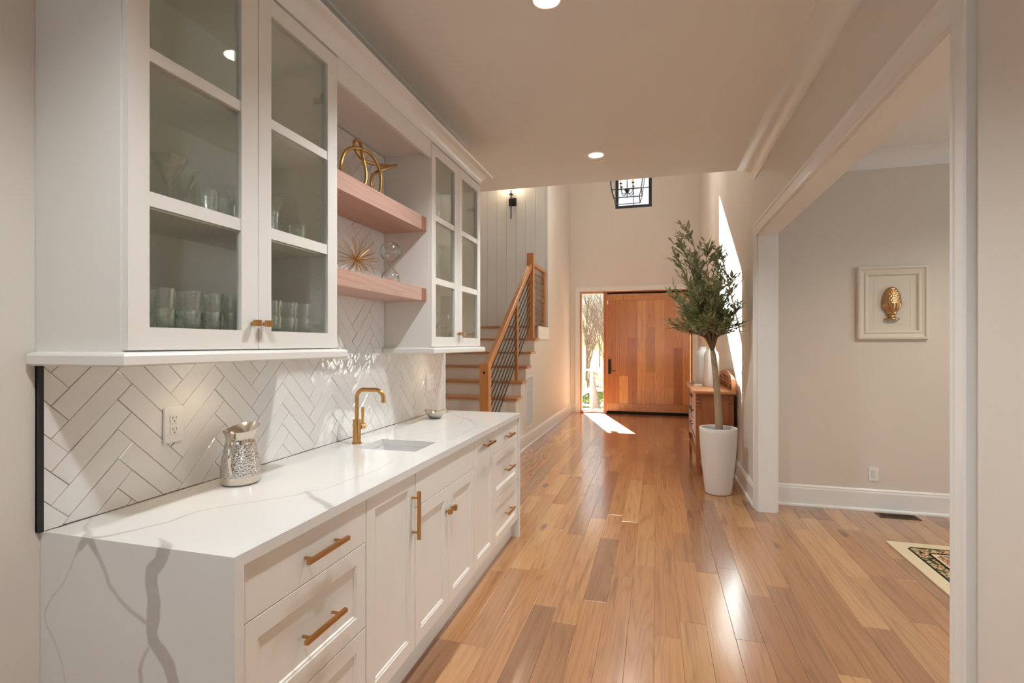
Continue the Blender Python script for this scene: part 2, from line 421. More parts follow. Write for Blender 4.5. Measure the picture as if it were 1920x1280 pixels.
# hall wall below and beyond the stairs: stepped under the treads
RISE, RUN = .193, .258
TZ = [1.703-(9-k)*RISE for k in range(1, 10)]             # tread heights 1..9 (9 = landing)
TY = [7.62-(9-k)*RUN for k in range(1, 10)]               # nosing lines
YB = 8.42
bm = BM()
for k in range(8): box(bm, XL-.12, XL, TY[k]+.03, TY[k+1]+.03, 0, TZ[k]-.03)
box(bm, XL-.12, XL, TY[8]+.03, YB, 0, TZ[8]-.03); box(bm, XL-.12, XL, YB, YD, 0, TZ[8]-.03); box(bm, XL-.12, XL, YB+.02, YD, TZ[8]-.03, ZF)
mk('wall_hall', bm, 'wall', **S)
bm = BM(); box(bm, -3.3, -3.12, 3.64, YD, 0, ZF); box(bm, -3.12, XW-.16, 3.64, 3.80, 0, ZC); mk('wall_stair_side', bm, 'wall', **S)
wb = mk('wall_stair', box(BM(), -3.12, XL-.12, YB+.02, YB+.14, 0, ZF), 'board', **S)
bx0 = -3.12
while bx0 < XL-.01:
    b1 = min(bx0+.1685, XL)
    bxo('board', bx0+.0012, b1-.0012, YB, YB+.02, 1.70, ZF, 'board', wb, bevel=.004, seg=1); bx0 = b1
bm = BM(); box(bm, -4.4, XR+.14, -4.5, YC, ZC, ZC+.2); mk('ceiling', bm, 'ceiling', **S)
bm = BM(); box(bm, -3.3, XR+.14, YC-.02, YC, ZC+.2, ZF); mk('wall_upper', bm, 'wall', **S)
bm = BM(); box(bm, -3.3, XR+.14, YC, YD+.16, ZF, ZF+.2); mk('ceiling_foyer', bm, 'ceiling', **S)
bm = BM(); box(bm, XR+.14, 5.8, -4.5, 5.2, 3.05, 3.25); mk('ceiling_dining', bm, 'ceiling', **S)
# coves
cove = [(0, 0), (0, -.088), (.012, -.088)] + [(.012+.138*(1-math.cos(a)), -.076+.07*math.sin(a)) for a in [PI/2*i/8 for i in range(9)]] + [(.155, -.006), (.155, 0)]
mk('trim_1', sweep(BM(), [(XR, YC), (XR, -.6)], cove, lambda p, q, h: (p, q, ZC+h), side=-1), 'trim', smooth=True, **S)
mk('trim_2', sweep(BM(), [(XW, -.6), (XW, 3.80)], [(o*1.35, h) for o, h in cove], lambda p, q, h: (p, q, ZC+h), side=-1), 'trim', smooth=True, **S)
mk('trim_3', sweep(BM(), [(5.6, 5.08), (XR+.14, 5.08)], [(o*.75, h*1.5) for o, h in cove], lambda p, q, h: (p, q, 3.05+h), side=1), 'trim', smooth=True, **S)
# baseboards
base = [(0, 0), (.03, 0), (.03, .012), (.026, .02), (.016, .024), (.016, .155), (.012, .165), (.012, .176), (.006, .186), (0, .188)]
bb = lambda name, path, side: mk(name, sweep(BM(), path, base, XYZ, side), 'trim', **S)
bb('baseboard_right', [(XR, YD), (XR, OY1+.1)], -1)
bb('baseboard_near', [(XR, OY0-.1), (XR, -.6)], -1)
bb('baseboard_dining', [(5.6, 5.08), (XR+.14, 5.08)], 1)
bb('baseboard_left', [(XL, TY[0]+.03), (XL, YD)], -1)
bb('baseboard_entry', [(XL, YD), (-1.62, YD)], -1)
bb('baseboard_kitchen', [(XW, -.6), (XW, .98)], -1)
# cased opening: hall-side casing, jamb lining
cas = [(-.005, 0), (-.005, .012), (.004, .018), (.018, .018), (.022, .014), (.07, .018), (.074, .024), (.086, .026), (.095, .022), (.095, 0)]
mk('trim_4', sweep(BM(), [(OY0, 0), (OY0, OZ), (OY1, OZ), (OY1, 0)], cas, lambda p, q, h: (XR-h, p, q), side=1), 'trim', **S)
mk('trim_5', sweep(BM(), [(OY0, 0), (OY0, OZ), (OY1, OZ), (OY1, 0)], cas, lambda p, q, h: (XR+.14+h, p, q), side=1), 'trim', **S)
bm = BM(); box(bm, XR, XR+.14, OY0-.001, OY0+.018, 0, OZ); box(bm, XR, XR+.14, OY1-.018, OY1+.001, 0, OZ); box(bm, XR, XR+.14, OY0, OY1, OZ-.018, OZ+.001); mk('trim_6', bm, 'trim', **S)
# entry casing
mk('trim_7', sweep(BM(), [(-1.53, 0), (-1.53, 2.515), (.70, 2.515), (.70, 0)], cas, lambda p, q, h: (p, YD-h, q), side=1), 'trim', **S)

# ------------------------------------------------------------------ entry door, sidelight, high window
door = thing('door_1', None, None, (-.17, YD+.05, 0), kind='structure')
bm = BM(); box(bm, -1.53, -1.503, YD, YD+.14, 0, 2.515); box(bm, -1.034, -.975, YD, YD+.14, 0, 2.515); box(bm, .66, .70, YD, YD+.14, 0, 2.515); box(bm, -1.53, .70, YD, YD+.14, 2.49, 2.515); box(bm, -1.503, -1.034, YD, YD+.14, 0, .028)
mk('door_frame', bm, 'doorframe', door, bevel=.003)
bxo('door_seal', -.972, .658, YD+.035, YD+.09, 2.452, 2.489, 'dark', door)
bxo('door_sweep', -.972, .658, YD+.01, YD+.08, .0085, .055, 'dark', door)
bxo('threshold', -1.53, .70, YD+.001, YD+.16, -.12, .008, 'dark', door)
leaf = bxo('door_core', -.97, .655, YD+.035, YD+.085, .056, 2.452, 'doorframe', door)
bxo('door_rail', -.968, .653, YD+.012, YD+.036, 2.315, 2.450, 'door', door, bevel=.002)
bxo('door_rail', -.968, .653, YD+.012, YD+.036, .058, .215, 'door', door, bevel=.002)
cols = [-.968, -.80, -.72, -.545, -.365, -.19, -.02, .16, .34, .51, .653]
cuts = [[], [], [.78], [1.55], [1.02], [.86, 1.76], [], [.55, 1.9], [1.35], []]
for a, b, cz in zip(cols, cols[1:], cuts):
    zs = [.217]+cz+[2.313]
    for z0, z1 in zip(zs, zs[1:]): bxo('door_plank', a+.0008, b-.0008, YD+.014+R.random()*.002, YD+.036, z0+.0008, z1-.0008, 'door', door, bevel=.0015, seg=1)
hd = bxo('handle_plate', -.945, -.885, YD-.002, YD+.014, .815, 1.115, 'black', door, bevel=.004)
bm = BM(); tube(bm, [(-.905, YD, .88), (-.905, YD-.055, .88)], .011); tube(bm, [(-.915, YD-.052, .88), (-.79, YD-.052, .88)], .009); mk('lever', bm, 'black', hd, smooth=True)
bxo('door_sensor', -.972, -.945, YD-.008, YD+.012, 2.24, 2.32, 'white', door, bevel=.003)
win1 = thing('window_1', None, None, (-1.27, YD+.07, 0), kind='structure')
bm = BM(); box(bm, -1.503, -1.488, YD+.05, YD+.1, .028, 2.49); box(bm, -1.049, -1.034, YD+.05, YD+.1, .028, 2.49); box(bm, -1.488, -1.049, YD+.05, YD+.1, .028, .05); box(bm, -1.488, -1.049, YD+.05, YD+.1, 2.468, 2.49)
mk('glazing_bead', bm, 'trim', win1)
bxo('pane', -1.488, -1.049, YD+.072, YD+.078, .05, 2.468, 'pane', win1)
bxo('pale_square', -1.425, -1.305, YD+.068, YD+.071, 1.50, 1.63, paint('pale_square_paint', (206, 204, 196), .6), win1)  # flat pale square just inside the pane
win2 = thing('window_2', None, None, (-.44, YD+.07, 4.19), kind='structure')
bm = BM()
for q in ((-.80, -.08, 4.19, 4.25), (-.80, -.08, 5.66, 5.72), (-.80, -.74, 4.25, 5.66), (-.14, -.08, 4.25, 5.66)): box(bm, q[0], q[1], YD+.01, YD+.12, q[2], q[3])
mk('window_frame', bm, 'window_frame', win2)
bxo('sash_rail', -.74, -.14, YD+.03, YD+.1, 4.915, 4.985, 'window_frame', win2)
bxo('muntin', -.447, -.433, YD+.055, YD+.085, 4.25, 5.66, 'window_frame', win2)
for z in (4.60, 5.31): bxo('muntin', -.74, -.14, YD+.055, YD+.085, z-.008, z+.008, 'window_frame', win2)
bxo('pane', -.74, -.14, YD+.068, YD+.072, 4.25, 5.66, 'pane', win2)

# ------------------------------------------------------------------ staircase and railing
st = thing('staircase', 'white risers and oak treads climbing beside the hall wall', 'staircase', (-2.4, TY[0], 0))
for k in range(9):
    y0 = TY[k]; y1 = TY[k+1]+.03 if k < 8 else YB
    if k < 8:
        bxo('tread', -3.10, XL+.032, y0, y1-.001, TZ[k]-.0295, TZ[k], 'tread', st, bevel=.006)
    else:
        bxo('landing_floor', -3.10, XL+.0, y0, y1-.002, TZ[k]-.0295, TZ[k], 'tread', st, bevel=.004)
    z0 = TZ[k-1] if k else 0
    bxo('riser', -3.10, XL-.121, y0+.03, y0+.05, z0, TZ[k]-.03, 'trim', st)
bxo('landing_fascia', XL+.0005, XL+.022, TY[8]+.0, YB, TZ[8]-.2, TZ[8]-.005, 'trim', st, bevel=.003)
for k in range(8):   # end trim of each step
    bxo('skirt_block', XL+.0005, XL+.012, TY[k]+.03, TY[k]+.05, TZ[k]-.03-.163 if k else .0, TZ[k]-.03, 'trim', st)
rl = thing('stair_railing', 'oak stair railing with black rods from newel up to the landing', 'railing', (-1.79, 5.33, 0))
XRAIL = -1.79
def newel(name, y, z0, z1, wd=.05): 
    o = bxo(name, XRAIL-wd, XRAIL+wd, y-wd, y+wd, z0, z1, 'railing', rl, bevel=.008); return o
n1 = newel('newel_post', 5.34, 0, 1.215)
lathe(b_ := BM(), [(.001, 0), (.014, 0), (.014, .004), (.001, .006)], (XRAIL, 5.34-.05, 1.115), 14, axis='y'); bmesh.ops.scale(b_, vec=(1, 1, 1), verts=b_.verts[:]); mk('wood_plug', b_, 'tread', n1)
newel('landing_post', 7.45, TZ[7]+.0005, 2.77, .048)
SL = .70
railz = lambda y: 1.175+SL*(y-5.39)
bm = BM()
m0 = [(XRAIL-.032, -.045), (XRAIL+.032, -.045), (XRAIL+.032, .025), (XRAIL+.02, .04), (XRAIL-.02, .04), (XRAIL-.032, .025)]
r0 = [bm.verts.new((x_, 5.385, railz(5.385)+h)) for x_, h in m0]; r1 = [bm.verts.new((x_, 7.41, railz(7.41)+h)) for x_, h in m0]
for k in range(6): bm.faces.new((r0[k], r0[(k+1) % 6], r1[(k+1) % 6], r1[k]))
bm.faces.new(r0[::-1]); bm.faces.new(r1); bmesh.ops.recalc_face_normals(bm, faces=bm.faces[:]); mk('handrail', bm, 'handrail', rl)
bxo('middle_post', XRAIL-.02, XRAIL+.02, 6.61, 6.67, TZ[4]+.0005, railz(6.62)-.04, 'railing', rl, bevel=.003)
for i in range(8):
    dz = -.135-.1035*i
    ya = 5.38
    if railz(ya)+dz < .02: ya = 5.39+(.02-dz-1.175)/SL
    yb = 7.42
    mk('rod', tube(BM(), [(XRAIL, ya, railz(ya)+dz), (XRAIL, yb, railz(yb)+dz)], .0078, 8), 'black', rl, smooth=True)
bxo('guard_rail', XRAIL-.03, XRAIL+.03, 7.49, YB-.002, 2.60, 2.645, 'handrail', rl, bevel=.005)
bxo('end_post', XRAIL-.025, XRAIL+.025, YB-.09, YB-.001, TZ[8]+.0005, 2.60, 'railing', rl, bevel=.004)
for i in range(8):
    z = 1.80+.1*i
    mk('rod', tube(BM(), [(XRAIL, 7.49, z), (XRAIL, YB-.085, z)], .0065, 8), 'black', rl, smooth=True)
vt = thing('wall_register', 'white louvred return air grille on the hall wall below the stairs', 'vent', (XL, 7.1, .26))
y0, y1, z0, z1 = 6.90, 7.30, .26, .98
bm = BM(); f = .022
for q in ((y0, y1, z0, z0+f), (y0, y1, z1-f, z1), (y0, y0+f, z0+f, z1-f), (y1-f, y1, z0+f, z1-f)): box(bm, XL, XL+.012, *q)
mk('frame', bm, 'white', vt, bevel=.002, seg=1)
bxo('backing', XL, XL+.002, y0+f, y1-f, z0+f, z1-f, paint('grille_white', (214, 214, 214), .5), vt)
for i in range(34):
    z = z0+f+.008+i*.0198
    mt = Matrix.Translation((XL+.007, 0, z)) @ Matrix.Rotation(-.7, 4, 'Y')
    mk('slat', box(BM(), -.007, .007, y0+f, y1-f, -.001, .001, mt), 'white', vt)

# ------------------------------------------------------------------ tiled backsplash in herringbone, each tile its own piece
bs = thing('backsplash', 'glossy white herringbone tile backsplash above the quartz counter', 'backsplash', (XW, 2.36, .914))
bxo('grout_bed', XW+.0005, XW+.006, 1.0, 3.775, .915, 1.404, 'grout', bs); bxo('grout_bed', XW+.0005, XW+.006, 1.9035, 2.8485, 1.404, 2.57, 'grout', bs)
TL, TW, G = .259, .0648, .0008
def clip(poly, lo, hi, ax):
    for bound, sgn in ((lo, 1), (hi, -1)):
        out = []
        for i in range(len(poly)):
            a, b = poly[i-1], poly[i]; da, db = (a[ax]-bound)*sgn, (b[ax]-bound)*sgn
            if (da >= 0) != (db >= 0):
                s = da/(da-db); out.append((a[0]+(b[0]-a[0])*s, a[1]+(b[1]-a[1])*s))
            if db >= 0: out.append(b)
        poly = out
        if not poly: return poly
    return poly
c45 = math.sqrt(.5)
def rot(p): return (1.0765+(p[0]-p[1])*c45, .9335+(p[0]+p[1])*c45)
ntile = 0
def tile(rect):
    global ntile
    a, b, c, d = rect
    P = [rot(q) for q in ((a+G, c+G), (b-G, c+G), (b-G, d-G), (a+G, d-G))]
    ys = [q[0] for q in P]; zs = [q[1] for q in P]
    if min(ys) > 1.9035 and max(ys) < 2.8485 or max(zs) < 1.403: lay_tile(clip(clip(P, 1.012, 3.772, 0), .9155, 2.568, 1))
    elif max(ys) < 1.9035 or min(ys) > 2.8485: lay_tile(clip(clip(P, 1.012, 3.772, 0), .9155, 1.403, 1))
    else:
        lay_tile(clip(clip(P, 1.012, 3.772, 0), .9155, 1.403, 1)); lay_tile(clip(clip(P, 1.9045, 2.8475, 0), 1.4035, 2.568, 1))
def lay_tile(P):
    global ntile
    if len(P) < 3: return
    ys = [q[0] for q in P]; zs = [q[1] for q in P]
    A = abs(sum(P[i-1][0]*P[i][1]-P[i][0]*P[i-1][1] for i in range(len(P))))/2
    if A < .00012: return
    cx, cz = sum(ys)/len(P), sum(zs)/len(P)
    tx, tz = R.uniform(-.011, .011), R.uniform(-.011, .011)
    bm = BM()
    dep = lambda q: XW+.0125+(q[0]-cx)*tx+(q[1]-cz)*tz
    lo = [bm.verts.new((XW+.0045, *q)) for q in P]; mid = [bm.verts.new((dep(q)-.0012, *q)) for q in P]
    k = .97
    up = [bm.verts.new((dep(q), cx+(q[0]-cx)*k, cz+(q[1]-cz)*k)) for q in P]
    n = len(P)
    for r0, r1 in ((lo, mid), (mid, up)):
        for i in range(n): bm.faces.new((r0[i], r0[(i+1) % n], r1[(i+1) % n], r1[i]))
    bm.faces.new(up); bmesh.ops.recalc_face_normals(bm, faces=bm.faces[:])
    mk('tile', bm, 'tile', bs); ntile += 1
N4 = 4
for i in range(-40, 60):
    for j in range(-30, 30):
        # herringbone lattice: step (w, w) along the zigzag, (L, -L) across
        ox = i*TW+j*TL; oy = i*TW-j*TL
        y_, z_ = rot((ox, oy))
        if not (.6 < y_ < 4.2 and .5 < z_ < 3.0): continue
        tile((ox, ox+TL, oy, oy+TW)); tile((ox+TL-0, ox+TL+TW, oy+TW-TL+0, oy+TW))
bxo('edge_strip', XW+.0005, XW+.015, 1.0, 1.0115, .9145, 1.378, 'black', bs)
bxo('end_strip', XW+.0005, XW+.014, 3.775, 3.80, .90, 1.40, 'trim', bs)

# ------------------------------------------------------------------ quartz counter with veins
def vein_mask(lines, u, v):
    m = 0
    for ln in lines:
        for (a, b, w0), (c, d, w1) in zip(ln, ln[1:]):
            dx, dy = c-a, d-b; L2 = dx*dx+dy*dy
            s = max(0, min(1, ((u-a)*dx+(v-b)*dy)/L2)) if L2 else 0
            dist = math.hypot(u-a-dx*s, v-b-dy*s); wd = (w0+(w1-w0)*s)/2
            if dist < wd+.003: m = max(m, min(1, (wd+.0022-dist)/.0028)*min(1, .45+wd*55))
    return max(m, 0)
def slab(bm_name, parent, rects, lines, flat, thick_faces, res=.0055):
    """flat(u, v) -> xyz for the show face, in a fine grid so the veins stay crisp"""
    bm = BM(); lay = bm.verts.layers.float.new('vein')
    for (u0, u1, v0, v1) in rects:
        nu = max(1, int((u1-u0)/res)); nv = max(1, int((v1-v0)/res)); g = []
        for i in range(nu+1):
            rw = []
            for j in range(nv+1):
                u, v = u0+(u1-u0)*i/nu, v0+(v1-v0)*j/nv; vv = bm.verts.new(flat(u, v))
                q = noise.noise_vector(Vector((u*9, v*9, .3)))*.004+noise.noise_vector(Vector((u*34, v*34, 1.7)))*.0018
                vv[lay] = vein_mask(lines, u+q.x, v+q.y); rw.append(vv)
            g.append(rw)
        for i in range(nu):
            for j in range(nv): bm.faces.new((g[i][j], g[i+1][j], g[i+1][j+1], g[i][j+1]))
    return bm
CT = .914
PV = [[(-1.187, .912, .039), (-1.202, .878, .034), (-1.228, .851, .038), (-1.23, .822, .038), (-1.222, .781, .04), (-1.222, .74, .041), (-1.226, .701, .034), (-1.22, .672, .036), (-1.198, .652, .041), (-1.172, .624, .041), (-1.155, .581, .035), (-1.14, .50, .03), (-1.16, .40, .034), (-1.13, .25, .03), (-1.15, 0, .03)],
      [(-1.436, .913, .025), (-1.422, .89, .018), (-1.399, .862, .011), (-1.381, .824, .011), (-1.372, .799, .01), (-1.349, .777, .01), (-1.333, .762, .009), (-1.298, .741, .01), (-1.27, .732, .011), (-1.249, .721, .01)],
      [(-1.451, .908, .021), (-1.468, .888, .017), (-1.48, .874, .009), (-1.493, .854, .003), (-1.514, .818, .003), (-1.536, .781, .003), (-1.575, .744, .003), (-1.601, .702, .004), (-1.604, .683, .003), (-1.597, .659, .004), (-1.57, .628, .004), (-1.557, .606, .003), (-1.539, .576, .003), (-1.529, .54, .003), (-1.525, .515, .003), (-1.54, .3, .004)],
      [(-1.239, .652, .008), (-1.255, .622, .008), (-1.264, .594, .012), (-1.261, .562, .012), (-1.28, .45, .01), (-1.27, .3, .008)]]
TV = [[(-1.436, 1.012, .022), (-1.41, 1.029, .014), (-1.379, 1.091, .010), (-1.351, 1.17, .008), (-1.349, 1.264, .007), (-1.308, 1.33, .006), (-1.255, 1.391, .006), (-1.173, 1.494, .008), (-1.172, 1.534, .012), (-1.106, 1.481, .018), (-1.015, 1.429, .022), (-.96, 1.389, .024)],
      [(-1.161, 1.537, .006), (-1.127, 1.567, .005), (-1.117, 1.694, .006), (-1.089, 1.872, .006), (-1.111, 2.057, .005)],
      [(-1.451, 1.012, .022), (-1.485, 1.045, .014), (-1.52, 1.06, .006), (-1.544, 1.075, .006), (-1.575, 1.112, .004), (-1.61, 1.136, .004)],
      [(-1.187, 1.012, .03), (-1.205, 1.03, .018), (-1.26, 1.06, .004)],
      [(-1.457, 3.544, .006), (-1.33, 3.40, .010), (-1.218, 3.302, .012), (-1.15, 3.18, .008), (-1.091, 3.074, .006), (-.968, 3.043, .008)],
      [(-1.298, 2.193, .004), (-1.198, 2.327, .004), (-1.076, 2.506, .004), (-1.061, 2.779, .004), (-1.064, 3.016, .005)],
      [(-1.40, 2.60, .003), (-1.25, 2.75, .004), (-1.2, 3.1, .004), (-1.3, 3.4, .004)], [(-1.218, 3.302, .008), (-1.3, 3.3, .006), (-1.38, 3.38, .004)]]
Y0, Y1, XF0 = 1.012, 3.715, -.972
SX0, SX1, SY0, SY1 = -1.42, -1.10, 2.236, 2.489
wt = thing('countertop', 'white quartz countertop with grey veins and waterfall ends', 'countertop', (-1.3, 2.36, 0))
XB = XW+.0145
bm = slab('t', wt, [(XB, SX0, Y0, Y1), (SX1, XF0, Y0, Y1), (SX0, SX1, Y0, SY0), (SX0, SX1, SY1, Y1)], TV, lambda u, v: (u, v, CT), None)
mk('worktop', bm, 'quartz', wt)
bm = BM(); lay = bm.verts.layers.float.new('vein')
T = .03
box(bm, XB, SX0, Y0+T, Y1-T, CT-T, CT-.0008); box(bm, SX1, XF0, Y0+T, Y1-T, CT-T, CT-.0008); box(bm, SX0, SX1, Y0+T, SY0, CT-T, CT-.0008); box(bm, SX0, SX1, SY1, Y1-T, CT-T, CT-.0008)
mk('slab_core', bm, 'quartz', wt)
bm = slab('p', wt, [(XW+.001, XF0, 0, CT)], PV, lambda u, v: (u, Y0, v), None, .0036)
mk('waterfall_face', bm, 'quartz', wt)
bm = BM(); bm.verts.layers.float.new('vein'); box(bm, XW+.001, XF0, Y0+.0006, Y0+T, 0, CT-.0006); mk('waterfall_panel', bm, 'quartz', wt)
bm = BM(); bm.verts.layers.float.new('vein'); box(bm, XW+.001, XF0, Y1-T, Y1, 0, CT-.0006); mk('waterfall_panel', bm, 'quartz', wt)
sk = thing('sink', 'small white undermount bar sink below the brass faucet', 'sink', (-1.26, 2.36, .73))
bm = BM()
x0, x1, y0, y1 = SX0-.004, SX1+.004, SY0-.004, SY1+.004
zt, zb = CT-T-.001, .74
def ring(e, z, r): return [bm.verts.new(q) for q in [(cx_+sx*r*math.cos(a0+PI/2*k/4)*1, cy_+r*math.sin(a0+PI/2*k/4), z) for (cx_, cy_, sx, a0) in ((x1-e-r, y1-e-r, 1, 0), (x0+e+r, y1-e-r, 1, PI/2), (x0+e+r, y0+e+r, 1, PI), (x1-e-r, y0+e+r, 1, 3*PI/2)) for k in range(5)]]
rr = [ring(-.02, zt, .02), ring(0, zt, .02), ring(.006, zb+.03, .02), ring(.02, zb+.006, .02), ring(.04, zb, .02)]
for a, b in zip(rr, rr[1:]):
    for k in range(20): bm.faces.new((a[k], a[(k+1) % 20], b[(k+1) % 20], b[k]))
bm.faces.new(rr[-1]); bmesh.ops.recalc_face_normals(bm, faces=bm.faces[:]); bmesh.ops.reverse_faces(bm, faces=bm.faces[:]); mk('basin', bm, 'porcelain', sk, smooth=True, angle=50)
mk('drain', lathe(BM(), [(.001, .003), (.018, .003), (.022, .001), (.022, 0)], (-1.26, 2.36, zb), 18), 'steel', sk)

# ------------------------------------------------------------------ base cabinets
XD = -.985; XBOX = XD-.02
def shaker(bm, y0, y1, z0, z1, xf=XD, th=.02, st=.056, dep=.009):
    """framed front with a stepped recessed panel, facing +x"""
    def rect(x, e): return [bm.verts.new(q) for q in ((x, y0+e, z0+e), (x, y1-e, z0+e), (x, y1-e, z1-e), (x, y0+e, z1-e))]
    rs = [rect(xf-th, 0), rect(xf-.0015, 0), rect(xf, .0015), rect(xf, st), rect(xf-.003, st+.003), rect(xf-.004, st+.009), rect(xf-dep, st+.012)]
    for a, b in zip(rs, rs[1:]):
        for k in range(4): bm.faces.new((a[k], a[(k+1) % 4], b[(k+1) % 4], b[k]))
    bm.faces.new(rs[-1]); bm.faces.new(rs[0][::-1]); bmesh.ops.recalc_face_normals(bm, faces=bm.faces[:]); return bm
def slabfront(bm, y0, y1, z0, z1): return box(bm, XD-.02, XD, y0, y1, z0, z1)
def bar_handle(parent, yc, zc, length, vertical=False, r=.0062, off=.032):
    bm = BM(); h = length/2
    if vertical:
        box(bm, XD+off-r, XD+off+r, yc-r, yc+r, zc-h, zc+h)
        for s in (-1, 1): tube(bm, [(XD-.001, yc, zc+s*h*.72), (XD+off, yc, zc+s*h*.72)], .0048, 8)
    else:
        box(bm, XD+off-r, XD+off+r, yc-h, yc+h, zc-r, zc+r)
        for s in (-1, 1): tube(bm, [(XD-.001, yc+s*h*.72, zc), (XD+off, yc+s*h*.72, zc)], .0048, 8)
    return mk('handle', bm, 'brass', parent, label='brushed brass bar handle')
def knob(parent, y, z, xf, s=.0125):
    bm = BM(); tube(bm, [(xf-.001, y, z), (xf+.016, y, z)], .006, 10); box(bm, xf+.014, xf+.03, y-s, y+s, z-s, z+s)
    return mk('knob', bm, 'brass', parent, label='square brass knob')
ZB, ZS1, ZS2, ZTOP = .135, .728, .43, .880
def base_unit(name, label, y0, y1):
    u = thing(name, label, 'cabinet', (-1.3, (y0+y1)/2, 0))
    t_ = .016
    bm = BM(); box(bm, XB, XBOX, y0, y0+t_, ZB, .882); box(bm, XB, XBOX, y1-t_, y1, ZB, .882); box(bm, XB, XB+.01, y0+t_, y1-t_, ZB, .882); box(bm, XB, XBOX, y0+t_, y1-t_, ZB, ZB+t_)
    mk('body', bm, 'cabinet', u)
    bxo('toe_kick', XB, -1.035, y0, y1, 0, ZB, 'trim', u); return u
g = .0015
u = base_unit('drawer_cabinet', 'white base cabinet with three wide drawers below the silver pitcher', 1.044, 1.617)
d = mk('drawer', slabfront(BM(), 1.046, 1.614, ZS1+g, ZTOP), 'cabinet', u, bevel=.0015); bar_handle(d, 1.36, .803, .20)
d = mk('drawer', shaker(BM(), 1.046, 1.614, ZS2+g, ZS1-g), 'cabinet', u); bar_handle(d, 1.348, .579, .195)
d = mk('drawer', shaker(BM(), 1.046, 1.614, ZB, ZS2-g), 'cabinet', u); bar_handle(d, 1.348, .285, .195)
u = base_unit('panelled_appliance_cabinet', 'white base cabinet with one tall framed door and long upright brass handle', 1.617, 2.002)
d = mk('door', shaker(BM(), 1.620, 1.999, ZB, ZTOP), 'cabinet', u); bar_handle(d, 1.972, .71, .20, True)
u = base_unit('sink_cabinet', 'white base cabinet with two knobbed doors under the sink', 2.002, 2.735)
mk('false_front', slabfront(BM(), 2.005, 2.732, ZS1+g, ZTOP), 'cabinet', u, bevel=.0015)
d = mk('door', shaker(BM(), 2.005, 2.367, ZB, ZS1-g), 'cabinet', u); knob(d, 2.338, .612, XD)
d = mk('door', shaker(BM(), 2.370, 2.732, ZB, ZS1-g), 'cabinet', u); knob(d, 2.399, .612, XD)
u = base_unit('pull_out_cabinet', 'narrow white pull-out base cabinet with a handle near its top', 2.735, 3.10)
d = mk('door', shaker(BM(), 2.738, 3.097, ZB, ZTOP), 'cabinet', u); bar_handle(d, 2.955, .83, .17)
u = base_unit('drawer_cabinet', 'white base cabinet with three small drawers below the silver bowl', 3.10, 3.684)
d = mk('drawer', slabfront(BM(), 3.103, 3.682, ZS1+g, ZTOP), 'cabinet', u, bevel=.0015); bar_handle(d, 3.41, .803, .17)
d = mk('drawer', shaker(BM(), 3.103, 3.682, ZS2+g, ZS1-g), 'cabinet', u); bar_handle(d, 3.41, .579, .17)
d = mk('drawer', shaker(BM(), 3.103, 3.682, ZB, ZS2-g), 'cabinet', u); bar_handle(d, 3.41, .285, .17)

